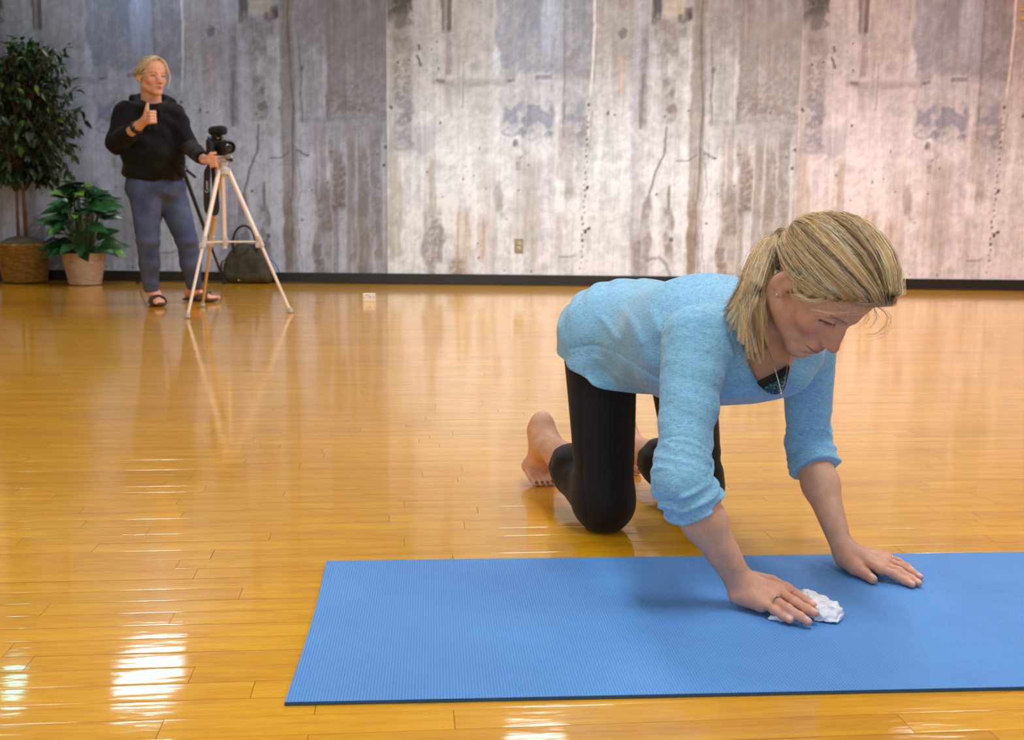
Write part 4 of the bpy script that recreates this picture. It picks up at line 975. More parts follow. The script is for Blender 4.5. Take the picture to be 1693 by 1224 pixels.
# ------------------------------------------------------------------ the woman at the back with the camera
FR, FL = on(259, 505), on(330, 499)
P2 = empty('person', ((FR[0]+FL[0])/2, (FR[1]+FL[1])/2, 0)); p2o = np.array(P2.location)
tag(P2, 'standing woman in black hoodie and blue jeans with her hand on the white tripod', 'person')
o2 = at(251, 126, 7.66); G2 = unit(V(.70, -.70, -.02)); U2 = V(0, 0, 1); U2 = unit(U2-G2*(U2 @ G2)); B2 = np.stack([np.cross(U2, G2), G2, U2], 1); H2 = 1.06
h2 = lambda l, g, u: o2+B2 @ (np.array((l, g, u))*H2)
S2R, S2L = at(207, 188, 7.62), at(290, 191, 7.76)
E2R, E2L = at(193, 236, 7.55), at(313, 243, 7.66)
W2R, W2L = at(229, 208, 7.36), at(337, 263, 7.22)
H2R, H2L = at(236, 306, 7.68), at(279, 306, 7.80)
K2R, K2L = at(245, 400, 7.60), at(309, 400, 7.78)
A2R, A2L = at(250, 482, 7.66), at(322, 478, 7.86)
TF2 = np.stack([unit(V(.96, .28, 0)), unit(V(.28, -.96, 0)), V(0, 0, 1)], 1)
def tz(px, py, Y): return at(px, py, Y)
fR, fL = unit(V(.45, -.89, 0)), unit(V(.96, -.28, 0))
def foot2(an, c, f):
    heel = V(c[0], c[1], .040)-f*.085; toe = V(c[0], c[1], .036)+f*.090; sd = np.cross(f, V(0, 0, 1)); it = [('+', 0, cap(V(an[0], an[1], an[2]), heel+f*.03+V(0, 0, .025), .036, .038)), ('+', .02, ell(heel+V(0, 0, .012), (.030, .030, .032))), ('+', .03, cap(heel+f*.05+V(0, 0, .026), toe-f*.03, .036, .030, (V(0, 0, 1), .85)))]
    for k, t in enumerate((-.030, -.016, -.003, .010, .028)):
        t = t if f is fL else -t
        it.append(('+', .008, cap(toe-f*.035-sd*t, toe+f*(.012+.018*(k == 4)+.004*k)-sd*t-V(0, 0, .006), .012, .0095+.003*(k == 4))))
    return it
fist = at(246, 194, 7.30); fu = V(0, 0, 1)
ax_ = unit(fist-W2R)
def fist_nodes():
    it = [('+', .02, cap(W2R, fist, .026, .030)), ('+', .02, ell(fist+V(.004, 0, .0), (.036, .030, .040)))]
    for k, dz in enumerate((.030, .010, -.010, -.029)):
        b = fist+V(.020, -.010, dz); it += [('+', .006, cap(b, b+V(.026, -.018, 0), .0115, .0110)), ('+', .004, cap(b+V(.026, -.018, 0), b+V(.006, -.040, -.002), .0108, .0100)), ('+', .004, cap(b+V(.006, -.040, -.002), b+V(-.012, -.028, -.002), .0100, .0095))]
    it += [('+', .012, cap(fist+V(-.010, -.020, .016), fist+V(-.004, -.020, .050), .015, .0125)), ('+', .005, cap(fist+V(-.004, -.020, .050), fist+V(.000, -.014, .080), .0125, .0095))]
    return it
gr_ = at(346, 266, 7.09)
def grip_nodes():
    it = [('+', .02, cap(W2L, gr_, .025, .024))]
    for k in range(4):
        b = gr_+V(.014, -.012, .016-.016*k); it += [('+', .006, cap(b, b+V(.030, -.012, .004), .0105, .0100)), ('+', .004, cap(b+V(.030, -.012, .004), b+V(.034, .018, -.004), .0098, .0090))]
    it += [('+', .010, cap(gr_+V(-.004, -.010, .018), gr_+V(.018, -.022, .040), .014, .0115)), ('+', .005, cap(gr_+V(.018, -.022, .040), gr_+V(.044, -.022, .046), .0112, .0090))]
    return it
body2 = grp(head_nodes(o2, B2, H2)+[('+', .03, cap(at(250, 168, 7.72), h2(0, -.02, -.07), .066, .062)), ('+', .05, ell(at(252, 215, 7.72), (.13, .09, .16))), ('+', .05, ell(at(254, 285, 7.73), (.15, .10, .14))),
     ('+', .02, cap(S2R, E2R, .045, .040)), ('+', .02, cap(E2R, W2R, .040, .028)), ('+', .02, cap(S2L, E2L, .045, .040)), ('+', .02, cap(E2L, W2L, .040, .026)),
     ('+', .03, cap(H2R, K2R, .075, .05)), ('+', .03, cap(H2L, K2L, .075, .05)), ('+', .02, cap(K2R, A2R, .05, .034)), ('+', .02, cap(K2L, A2L, .05, .034))]+fist_nodes()+grip_nodes()+foot2(A2R, FR, fR)+foot2(A2L, FL, fL),
     disp=lambda P: head_disp(P, o2, B2, H2))
pp = [extract(body2, .0038, o2-.17, o2+.17), extract(body2, .0042, fist-V(.10, .11, .09), fist+V(.07, .10, .10)), extract(body2, .0042, gr_-V(.09, .09, .08), gr_+V(.07, .09, .07))]
lo_, hi_ = V(-2.85, 6.9, -.02), V(-1.75, 8.2, 1.75)
cb, cq2 = extract(body2, .0085, lo_, hi_)
inn = np.zeros(len(cb), bool)
for a, b in ((o2-.17, o2+.17), (fist-V(.10, .11, .09), fist+V(.07, .10, .10)), (gr_-V(.09, .09, .08), gr_+V(.07, .09, .07))): inn |= ((cb > a+.012) & (cb < b-.012)).all(1)
cq2 = cq2[~inn[cq2].all(1)]
b2v, b2q = join(pp+[(cb, cq2)])
c2 = np.ones((len(b2v), 3))*lin((222, 166, 138))*(1+.05*fbm(b2v*20, 2, 6))[:, None]; head_paint(b2v, o2, B2, H2, c2)
mo = (np.exp(-(((b2v-h2(0, .097, -.072)) @ B2/np.array((.014, .02, .0055)))**2).sum(1))*.9)[:, None]; c2 = c2*(1-mo)+lin((110, 48, 46))*mo
link('body', raw_mesh('body', b2v-p2o, b2q, True, np.clip(c2, 0, 1)), SKIN, P2)
# jeans
j_it = [('+', 0, ell(at(256, 310, 7.74), (.184, .150, .13), TF2)), ('+', .04, cap(H2R+V(.012, 0, -.01), K2R, .112, .072)), ('+', .04, cap(H2L+V(-.004, 0, -.01), K2L, .114, .072)), ('+', .02, cap(K2R, K2R*.55+A2R*.45, .074, .068)), ('+', .02, cap(K2R*.55+A2R*.45, A2R, .068, .046)),
        ('+', .02, cap(K2L, K2L*.55+A2L*.45, .074, .068)), ('+', .02, cap(K2L*.55+A2L*.45, A2L, .068, .048))]
def jd(P):
    z = P[:, 2]; kn_ = np.exp(-((z-K2R[2])/.09)**2)+.8*np.exp(-((z-.14)/.06)**2)
    return .0022*np.sin(z*95+2.5*vnoise(P*9, 41))*kn_+.004*fbm(P*8, 2, 42)+.003*np.sin(z*70+P[:, 0]*30+2*vnoise(P*7, 43))*np.exp(-((z-.78)/.10)**2)
jn = grp([('+', 0, grp(j_it, c=at(260, 390, 7.75), r=.65)), ('&', .003, half(V(0, 0, .088), V(0, 0, -1)))], disp=jd)
jv, jq = extract(jn, .0075, V(-2.80, 7.3, .05), V(-1.85, 8.15, 1.02))
JM = NT('washed_denim'); co = JM.coord()
JM.set(Base_Color=JM.ramp(JM.noise(co, 9, 4), [(.3, tuple(lin((56, 66, 98)))), (.7, tuple(lin((84, 96, 128))))]), Roughness=.85, Specular_IOR_Level=.2); JM.bump(JM.noise(JM.coord((1, 1, 3)), 160, 2), .3, .002)
link('jeans', raw_mesh('jeans', jv-p2o, jq), JM.m, P2)
# hoodie
cu1 = W2R*.66+E2R*.34-V(0, 0, 0); a_f = unit(W2R-E2R)
sl1 = grp([('+', 0, cap(S2R, E2R, .074, .066)), ('+', .03, cap(E2R, cu1, .066, .050)), ('&', .004, half(E2R*.36+W2R*.64, a_f))], c=E2R, r=.42)
sl2 = grp([('+', 0, cap(S2L, E2L, .064, .054)), ('+', .03, cap(E2L, W2L, .054, .043)), ('&', .004, half(W2L-unit(W2L-E2L)*.012, unit(W2L-E2L)))], c=E2L, r=.42)
ho_it = [('+', 0, ell(at(252, 222, 7.71), (.190, .135, .190), TF2)), ('+', .08, ell(at(254, 262, 7.70), (.202, .165, .155), TF2)), ('+', .05, cap(S2R+V(.01, .02, .01), S2L+V(-.01, 0, .01), .075, .070)), ('+', .04, ell(at(254, 286, 7.71), (.206, .166, .075), TF2)),
         ('+', .04, cap(at(236, 172, 7.80), at(272, 174, 7.82), .062, .058)), ('+', .025, cap(at(222, 166, 7.74), at(240, 178, 7.60), .034, .026)), ('+', .025, cap(at(282, 172, 7.80), at(262, 181, 7.60), .032, .024)), ('+', .02, cap(at(222, 166, 7.74), at(248, 158, 7.86), .034, .036)), ('+', .02, cap(at(282, 172, 7.80), at(252, 158, 7.86), .032, .036))]
def hd(P):
    return .006*np.sin((P @ V(.4, .3, .9))*62+3*vnoise(P*7, 51))*sst(-.3, .5, vnoise(P*5, 52))+.006*fbm(P*9, 2, 53)
hb_z = at(254, 299, 7.7)[2]
hn = grp([('+', 0, grp(ho_it+[('&', .01, half(at(254, 299, 7.7), V(.02, 0, -1)))], c=at(252, 225, 7.7), r=.5)), ('+', .035, sl1), ('+', .035, sl2), ('-', .01, cap(h2(0, .01, -.10), h2(0, .05, -.03), .066, .075))], disp=hd)
qv, qq = extract(hn, .0065, V(-2.95, 6.95, .78), V(-1.80, 8.1, 1.52))
HM = NT('black_fleece'); HM.set(Base_Color=HM.ramp(HM.noise(HM.coord(), 300, 3), [(.3, tuple(lin((14, 15, 16)))), (.7, tuple(lin((24, 25, 26))))]), Roughness=.9, Specular_IOR_Level=.2, Sheen_Weight=.04)
hoodie = link('hoodie', raw_mesh('hoodie', qv-p2o, qq), HM.m, P2)
pk = grp([('+', 0, ell(at(256, 258, 7.69), (.135, .172, .085), TF2)), ('&', .006, half(at(236, 250, 7.6), V(-1, 0, .5))), ('&', .006, half(at(286, 250, 7.6), V(1, 0, .4)))], disp=hd)
kv, kq = extract(pk, .0065, V(-2.62, 7.4, .85), V(-2.05, 7.9, 1.20)); link('front_pocket', raw_mesh('front_pocket', kv-p2o, kq), HM.m, hoodie)
for px in (246, 258):
    m = MB(); m.ring(bez([at(px, 178, 7.575), at(px-1, 190, 7.56), at(px+1, 205, 7.545), at(px, 214, 7.54)], 10), .0032, 6); m.build('drawstring', simple('black_cord', (26, 26, 27), .7), hoodie, p2o)
# hair: short, parted, drawn back to a low knot
hc2 = grp([('+', 0, ell(h2(0, -.012, .034), np.array((.082, .102, .090))*H2, B2)), ('+', .02, ell(h2(0, -.100, -.010), np.array((.035, .030, .034))*H2, B2)), ('&', .008, half(h2(0, .070, .052), B2 @ V(0, .82, -.57))), ('&', .01, half(h2(0, 0, -.060), B2 @ V(0, .25, -1)))],
          disp=lambda P: .003*np.sin(((P-o2) @ B2 @ V(.35, -.2, .9))*260+3*vnoise(P*22, 61)))
xv, xq = extract(hc2, .0036, o2-.19, o2+.19)
P_, R_, C_ = PATH, RAD, COL; PATH, RAD, COL = [], [], []
for i in range(120):
    sd = 1 if i % 2 else -1; t = hr.uniform(0, 1); p = V(.008+sd*.004, .080-.12*t, .105+.018*math.sin(t*3))
    side = hr.uniform(.35, 1)
    g = [h2(*p), h2(sd*.055*side+.004, .072-.10*t, .085), h2(sd*.084*side, .045-.085*t, .040), h2(sd*.084*side, -.02-.05*t, .000), h2(sd*.03, -.100, -.012)]
    lock(np.array(g), 9, .006, int(hr.choice((0, 0, 1, 1, 2, 3))), m=10, r=.0011, conv=(.5, 1, .8), jit=.003)
for k in range(1):
    j = hr.normal(0, .006, 3); lock(np.array([h2(.055, .07, .070)+j, h2(.080, .062, .02)+j, h2(.084, .046, -.03)+j, h2(.080, .040, -.065)+j]), 5, .003, 0, m=10, r=.0010)
COL = [c*.6+c.mean(1, keepdims=True)*.42 for c in COL]; v_, q_ = tubes(np.array(PATH), np.array(RAD)); cc_ = np.repeat(np.concatenate(COL), 3, 0)
bcol = lin((186, 172, 138))*(1+.3*vnoise(xv*60, 63))[:, None]
link('hair', raw_mesh('hair', np.concatenate([xv, v_])-p2o, np.concatenate([xq, q_+len(xv)]), True, np.clip(np.concatenate([bcol, cc_]), 0, 1)), HAIRM, P2)
PATH, RAD, COL = P_, R_, C_
# watch
m = MB(); wc = W2R*.90+E2R*.10; e1 = unit(np.cross(a_f, V(0, -1, .3))); e2 = np.cross(a_f, e1)
m.ring([wc+.0335*(math.cos(t)*e1+math.sin(t)*e2) for t in np.linspace(0, 2*np.pi, 25)], .011, 8, False, (a_f, 1.0)); wb = m.build('watch', simple('black_rubber_strap', (24, 24, 28), .5), P2, p2o)
fd = unit(V(.25, -.85, -.25)); m = MB(); m.lathe([(.021, 0), (.022, .006), (.018, .010)], wc+fd*.030, fd, 20); m.build('dial', simple('dark_dial', (44, 46, 52), .2, .4), wb, p2o)
# sandals
for c, f, an, sgn, nm in ((FR, fR, A2R, -1, 'r'), (FL, fL, A2L, 1, 'l')):
    sd = np.cross(f, V(0, 0, 1)); Bf = np.stack([f, sd, V(0, 0, 1)], 1)
    sole = grp([('+', 0, cap(V(c[0], c[1], .016)-f*.085, V(c[0], c[1], .016)+f*.085, .044, .052, (V(0, 0, 1), .30)))])
    zv, zq = extract(sole, .0055, V(c[0]-.2, c[1]-.2, -.01), V(c[0]+.2, c[1]+.2, .06)); zv[:, 2] = np.maximum(zv[:, 2], .001)
    so = link('sandal', raw_mesh('sandal', zv-p2o, zq), simple('cork_sole', (74, 56, 42), .8), P2)
    m = MB()
    for d_ in (.012, .058):
        pts = [V(c[0], c[1], 0)+f*(d_+.010*math.cos(t))+sd*(.052*math.cos(t))+V(0, 0, .020+.052*math.sin(t)) for t in np.linspace(0, np.pi, 13)]
        m.ring(pts, .020, 8, True, (V(0, 0, 1), .22))
    m.build('strap', simple('brown_leather', (70, 62, 54), .6), so, p2o)
# ------------------------------------------------------------------ white tripod with its camera
white_al = simple('pale_aluminium', (236, 224, 214), .4, .2, .05); tan_al = simple('tan_aluminium', (206, 170, 112), .4, .3, .05)
grey_pl = simple('pale_grey_plastic', (192, 184, 182), .5, 0, .06); foot_m = simple('grey_rubber_foot', (170, 170, 180), .6)
blackp = simple('black_plastic', (22, 22, 23), .5, 0, .15); blackl = simple('black_lens_barrel', (16, 16, 17), .5, 0, .1)
F3 = [on(310, 527), on(480, 518), on(335, 508)]; ap = at(368, 282, 7.17)
T = empty('tripod', (ap[0], ap[1], 0)); to = np.array(T.location); tag(T, 'pale aluminium tripod standing in front of the woman in the hoodie', 'tripod')
top = [ap+unit(V(f[0]-ap[0], f[1]-ap[1], 0))*.036 for f in F3]; locks = []
for f, t_, mt, nm in zip(F3, top, (white_al, white_al, tan_al), 'abc'):
    f = V(f[0], f[1], .012); mid = t_+(f-t_)*.50; locks.append(mid); d = unit(f-t_)
    m = MB(); m.rod(t_, mid, .0145, n=10); lg = m.build('leg', mt, T, to)
    m = MB(); m.rod(mid-d*.02, f, .0095, n=10); m.build('lower_tube', mt, lg, to)
    m = MB(); m.rod(mid-d*.035, mid+d*.035, .020, .018, 10); m.box(mid+V(-.012, -.016, -.02), (.022, .02, .035), bev=.004); m.build('leg_lock', grey_pl, lg, to)
    m = MB(); m.lathe([(.012, 0), (.017, .006), (.017, .02), (.011, .034)], (f[0], f[1], .001), n=12); m.build('rubber_foot', foot_m, lg, to)
cb_ = at(369, 411, 7.17); cb_[0] = ap[0]; cb_[1] = ap[1]; ringz = V(ap[0], ap[1], at(369, 400, 7.17)[2])
m = MB(); m.rod(cb_, ap+V(0, 0, .02), .0135, n=12); m.build('centre_column', white_al, T, to)
m = MB(); m.rod(ringz+V(0, 0, -.018), ringz+V(0, 0, .026), .022, n=12); m.build('column_ring', grey_pl, T, to)
for l in locks:
    m = MB(); m.rod(ringz, l, .0052, n=8); m.build('brace', white_al, T, to)
m = MB(); m.lathe([(.030, -.030), (.046, -.022), (.046, .010), (.030, .020), (.028, .032), (.034, .036), (.034, .050), (.022, .054)], ap, n=18)
for t_ in top: m.box(t_+V(0, 0, -.004), (.030, .026, .036), bev=.005)
m.build('head', grey_pl, T, to)
m = MB(); m.box(ap+V(.004, 0, .066), (.056, .050, .028), bev=.006); m.rod(ap+V(-.03, -.01, .062), ap+V(-.055, -.02, .062), .014, n=10); m.box(ap+V(.030, -.006, .084), (.064, .060, .010), bev=.003); m.build('pan_bracket', grey_pl, T, to)
m = MB(); m.rod(ap+V(.034, -.03, .066), ap+V(.060, -.048, .062), .006, n=8); m.rod(ap+V(.060, -.048, .062), ap+V(.070, -.055, .061), .011, n=10); m.build('knob', blackp, T, to)
hp = gr_+V(.010, -.002, -.004); m = MB(); m.rod(ap+V(-.035, -.012, .055), hp+V(.05, 0, .004), .006, n=8); m.rod(hp+V(.05, 0, .004), hp+V(-.055, .0, -.002), .0125, n=10); m.build('pan_handle', simple('pale_grip', (196, 150, 138), .6), T, to)

cdv = unit(V(.74, -.67, 0)); crt = unit(V(.67, .74, 0)); BC = np.stack([crt, cdv, V(0, 0, 1)], 1)
ccn = at(358, 249, 7.17); ccn[2] = ap[2]+.089+.052
VC = empty('video_camera', (ccn[0], ccn[1], ap[2]+.089)); vo = np.array(VC.location); tag(VC, 'black still camera mounted on the pale tripod, lens turned to the right', 'camera')
cl = lambda x, y, z: ccn+BC @ V(x, y, z)
m = MB(); m.box(cl(0, 0, 0), (.128, .050, .100), BC, .010); m.box(cl(-.052, .028, -.004), (.030, .034, .088), BC, .010); m.box(cl(.006, .010, .056), (.052, .056, .026), BC, .009); m.build('camera_body', blackp, VC, vo)
m = MB(); m.lathe([(.036, .0), (.038, .012), (.038, .045), (.041, .050), (.041, .085), (.038, .092), (.0375, .110), (.032, .110), (.030, .098)], cl(.010, .024, -.004), cdv, 22); ln = m.build('lens', blackl, VC, vo)
m = MB(); m.lathe([(.0305, 0), (.022, .006), (.008, .009)], cl(.010, .122, -.004), cdv, 18); m.build('front_glass', simple('coated_glass', (18, 20, 30), .05, 0, .1, spec=.8), ln, vo)
m = MB(); m.lathe([(.014, 0), (.015, .004), (.015, .012), (.012, .014)], cl(-.046, 0, .050), n=14); m.build('mode_dial', simple('glint_tinted_metal', (96, 130, 160), .25, .6), VC, vo)  # blue colour paints in the cyan glint on the dial
strapm = simple('black_webbing', (24, 22, 21), .75, 0, .2)
def ribbon(mb, pts, w, wd, th=.0018):
    pts = np.asarray(pts); t = np.gradient(pts, axis=0); t /= np.linalg.norm(t, axis=1)[:, None]; a = unit(wd); n_ = np.cross(t, a); n_ /= np.linalg.norm(n_, axis=1)[:, None]+1e-9
    w = np.broadcast_to(np.asarray(w, float), (len(pts),))[:, None]
    v = np.stack([pts+a*w/2+n_*th, pts-a*w/2+n_*th, pts-a*w/2-n_*th, pts+a*w/2-n_*th], 1).reshape(-1, 3)
    f = [(i*4+j, i*4+(j+1) % 4, i*4+4+(j+1) % 4, i*4+4+j) for i in range(len(pts)-1) for j in range(4)]+[(3, 2, 1, 0), tuple(len(pts)*4-4+k for k in range(4))]
    mb.add(v, f)
lug1 = cl(-.066, .0, .036); lug2 = cl(.066, -.002, .036)
s1 = bez([lug1, at(345.5, 262, 7.17), at(342.5, 288, 7.16), at(342, 325, 7.15), at(343, 346, 7.15), at(347, 355, 7.16)], 30); s2 = bez([at(347, 355, 7.16), at(353, 356, 7.18), at(357.5, 345, 7.19), at(356, 310, 7.20), at(353.5, 275, 7.21), at(352, 262, 7.21), lug1+V(.02, .03, -.01)], 30)
m = MB(); wd_ = unit(V(.93, .36, 0)); ribbon(m, s1, np.interp(np.linspace(0, 1, 30), (0, .28, .36, .9, 1), (.008, .009, .040, .040, .036)), wd_); ribbon(m, s2, np.interp(np.linspace(0, 1, 30), (0, .1, .9, 1), (.036, .040, .036, .012)), wd_); sp_ = m.build('neck_strap', strapm, VC, vo)
fc = bpy.data.curves.new('strap_lettering', 'FONT'); fc.body = 'Canon'; fc.size = .027; fc.extrude = .0006; fc.align_x = 'CENTER'; fc.align_y = 'CENTER'
fo = bpy.data.objects.new('tmp_text', fc); C.objects.link(fo); bpy.context.view_layer.update()
tm = bpy.data.meshes.new_from_object(fo.evaluated_get(bpy.context.evaluated_depsgraph_get())); bpy.data.objects.remove(fo)
tp = at(341.9, 309, 7.15); nrm = unit(np.cross(wd_, V(0, 0, 1))); tx_ = V(0, 0, 1); ty_ = -wd_
Mt = Matrix(((tx_[0], ty_[0], nrm[0], 0), (tx_[1], ty_[1], nrm[1], 0), (tx_[2], ty_[2], nrm[2], 0), (0, 0, 0, 1)))
tm.transform(Matrix.Translation(Vector(tp+nrm*.0035-vo)) @ Mt); tm.name = 'lettering'
lo = link('lettering', tm, None, sp_); tm.materials.clear(); tm.materials.append(simple('strap_lettering_thread', (206, 200, 190), .7))

mcn = at(368, 216, 7.15); MI = empty('microphone', (cl(.006, .0, .07)[0], cl(.006, .0, .07)[1], cl(0, 0, .069)[2])); mo_ = np.array(MI.location); mcn = V(mo_[0], mo_[1], mcn[2])+cdv*.012
tag(MI, 'black shotgun microphone on top of the camera on the pale tripod', 'microphone')
m = MB(); m.lathe([(.012, -.075), (.026, -.068), (.030, -.045), (.030, .04), (.027, .062), (.014, .074)], mcn, cdv, 18); m.build('foam_body', simple('black_foam', (24, 25, 28), .9), MI, mo_)
m = MB(); m.box(mcn+V(0, 0, -.042)-cdv*.018, (.040, .052, .040), BC, .006); m.build('housing', blackp, MI, mo_)
m = MB(); m.ring(bez([mcn-cdv*.060+V(0, 0, -.01), mcn-cdv*.070+V(0, 0, -.04), mcn-cdv*.03+V(0, 0, -.070), mcn+cdv*.03+V(0, 0, -.070), mcn+cdv*.055+V(0, 0, -.035)], 16), .0045, 6); m.build('shock_cradle', simple('grey_cradle', (130, 130, 134), .5), MI, mo_)
m = MB(); m.rod(V(mo_[0], mo_[1], mo_[2]-.002), V(mo_[0], mo_[1], mcn[2]-.066), .011, n=10); m.build('shoe_mount', blackp, MI, mo_)
m = MB(); m.ball(mcn+V(.006, -.028, -.048), .006, 8); m.build('plug', simple('brass', (200, 168, 70), .3, .8), MI, mo_)

# ------------------------------------------------------------------ black tripod behind the woman
bt = [on(371, 470), on(228, 470), on(317, 484)]; ba = at(298, 268, 9.05)
BT = empty('tripod', (ba[0], ba[1], 0)); bo = np.array(BT.location); tag(BT, 'black tripod half hidden behind the woman in the hoodie', 'tripod')
for f in bt:
    f = V(f[0], f[1], .012); mid = ba+(f-ba)*.55; m = MB(); m.rod(ba, mid, .016, .014, 8); lg = m.build('leg', blackp, BT, bo)
    m = MB(); m.rod(mid, f, .010, n=8); m.build('lower_tube', blackp, lg, bo); m = MB(); m.rod(mid-unit(f-ba)*.03, mid+unit(f-ba)*.03, .019, n=8); m.build('leg_lock', blackp, lg, bo); m = MB(); m.lathe([(.014, 0), (.016, .02), (.010, .035)], (f[0], f[1], .001), n=8); m.build('rubber_foot', blackp, lg, bo)
m = MB(); m.box(ba+V(0, 0, .01), (.07, .07, .07), bev=.01); m.rod(ba, ba+V(0, 0, -.30), .013, n=8); m.build('head', blackp, BT, bo)
m = MB(); m.rod(ba+V(.02, -.02, .02), at(311, 283, 8.9), .006, n=8); m.rod(at(309, 281.5, 8.9), at(323, 293, 8.85), .013, .011, 8); m.build('pan_handle', blackp, BT, bo)

# ------------------------------------------------------------------ olive bag against the wall
bc_ = V((409-846.5)/FOC*9.73, 9.725, 0); BG = empty('handbag', (bc_[0], bc_[1], 0)); go = np.array(BG.location); tag(BG, 'olive green handbag with one tall looped handle standing against the back wall', 'bag')
olive = NT('olive_nylon'); olive.set(Base_Color=olive.ramp(olive.noise(olive.coord(), 14, 4), [(.3, tuple(lin((44, 43, 34)))), (.7, tuple(lin((66, 64, 52))))]), Roughness=.7); olive.bump(olive.noise(olive.coord(), 40, 3), .4, .01)
def bag_disp(P): return .006*fbm(P*14, 2, 71)
bg = grp([('+', 0, cap(bc_+V(-.150, 0, .052), bc_+V(.150, 0, .052), .052, .052, (V(0, 1, 0), 1.2))), ('+', .05, cap(bc_+V(-.105, 0, .12), bc_+V(.105, 0, .12), .095, .095, (V(0, 1, 0), .62))), ('+', .05, cap(bc_+V(-.075, 0, .215), bc_+V(.075, 0, .215), .088, .088, (V(0, 1, 0), .6))), ('+', .03, cap(bc_+V(-.06, 0, .29), bc_+V(.06, 0, .29), .040, .040, (V(0, 1, 0), .8))), ('&', .006, half(bc_+V(0, 0, .004), V(0, 0, -1)))], disp=bag_disp)
gv_, gq_ = extract(bg, .007, bc_-V(.26, .14, .02), bc_+V(.26, .14, .36)); gv_[:, 2] = np.maximum(gv_[:, 2], .002); link('bag_body', raw_mesh('bag_body', gv_-go, gq_), olive.m, BG)
dk = simple('dark_handle', (26, 26, 26), .6)
m = MB(); hz_ = bc_+V(0, -.045, 0); m.ring(bez([hz_+V(-.105, 0, .27), hz_+V(-.108, 0, .36), hz_+V(-.075, .01, .45), hz_+V(-.01, .02, .485), hz_+V(.055, .01, .44), hz_+V(.085, 0, .34), hz_+V(.092, 0, .27)], 30), .0105, 8); m.build('handle', dk, BG, go)
m = MB(); m.ring(bez([hz_+V(-.10, -.018, .285), hz_+V(-.075, -.028, .262), hz_+V(-.03, -.032, .252), hz_+V(.0, -.030, .262), hz_+V(.02, -.024, .285)], 14), .004, 6); m.build('flap_edge', dk, BG, go)
m = MB(); m.box(bc_+V(-.060, -.075, .030), (.020, .003, .010), bev=.001); m.build('metal_tag', simple('gold_tag', (190, 168, 96), .3, .8), BG, go)
m = MB(); ribbon(m, bez([bc_+V(-.175, -.02, .20), bc_+V(-.212, -.03, .17), bc_+V(-.205, -.05, .08), bc_+V(-.150, -.085, .012)], 16), .020, V(.3, 1, 0)); m.build('side_strap', dk, BG, go)
m = MB(); ribbon(m, bez([bc_+V(.17, 0, .21), bc_+V(.235, .02, .16), bc_+V(.275, .01, .06), bc_+V(.292, .0, .008)], 16), .010, V(.2, 1, 0)); m.build('side_strap', dk, BG, go)

# ------------------------------------------------------------------ small white card on the floor
pc = on(610.5, 499); FC = empty('paper_card', (pc[0], pc[1], 0)); fo_ = np.array(FC.location); tag(FC, 'small white card with grey marks standing on the wood floor near the back wall', 'card')
m = MB(); Rz = np.array([[.99, -.12, 0], [.12, .99, 0], [0, 0, 1]]); m.box(pc+V(0, 0, .030), (.088, .012, .059), Rz, .002); m.build('card', simple('white_card', (226, 226, 224), .7, 0, .05), FC, fo_)
m = MB(); gm = simple('grey_print', (176, 178, 176), .7)
for x, z, w, h in ((-.016, .046, .022, .010), (.006, .034, .018, .014), (.034, .034, .010, .016), (-.034, .030, .010, .008)): m.box(pc+Rz @ V(x, -.0066, 0)+V(0, 0, z), (w, .0006, h), Rz)
m.build('printed_mark', gm, FC, fo_)
# ------------------------------------------------------------------ potted plants
def leafmat(name, dark, light, bright, rough, obj):
    M = NT(name)
    rnd = M.n('ShaderNodeObjectInfo').outputs['Random'] if obj else M.n('ShaderNodeAttribute', attribute_name='Tone').outputs['Fac']
    c = M.ramp(rnd, [(0, tuple(lin(dark))), (.55, tuple(lin(light))), (.88, tuple(lin(light))), (.95, tuple(lin(bright))), (1, tuple(lin(bright)))])
    v = M.ramp(M.noise(M.coord(), 40, 3), [(.3, (.85,)*3), (.7, (1.15,)*3)])
    M.set(Base_Color=M.mix(1, c, v, 'MULTIPLY'), Roughness=rough, Specular_IOR_Level=.4); return M.m
def leaf_geo(L, Wd, n=5, fold=.25, droop=.25, heart=0.0):
    """a leaf along +x: midrib creased, tip drooping, double sided"""
    vs_, fs = [], []
    for i in range(n+1):
        t = i/n; w = Wd/2*(math.sin(math.pi*min(1, t**(.75-.25*heart))))**.8 if 0 < t < 1 else .0006
        x = L*t; z = -droop*L*t*t
        vs_ += [(x, -w, z+fold*w), (x, 0, z), (x, w, z+fold*w)]
    for i in range(n):
        a = i*3; fs += [(a, a+1, a+4, a+3), (a+1, a+2, a+5, a+4)]
    return vs_, fs
def place(name, me, mat, parent, org, p, d, up):
    x = unit(d); y = unit(np.cross(up, x)); z = np.cross(x, y)
    o = bpy.data.objects.new(name, me); C.objects.link(o); o.parent = parent
    q = p-org; o.matrix_local = Matrix(((x[0], y[0], z[0], q[0]), (x[1], y[1], z[1], q[1]), (x[2], y[2], z[2], q[2]), (0, 0, 0, 1)))
    return o
pr = np.random.default_rng(5)
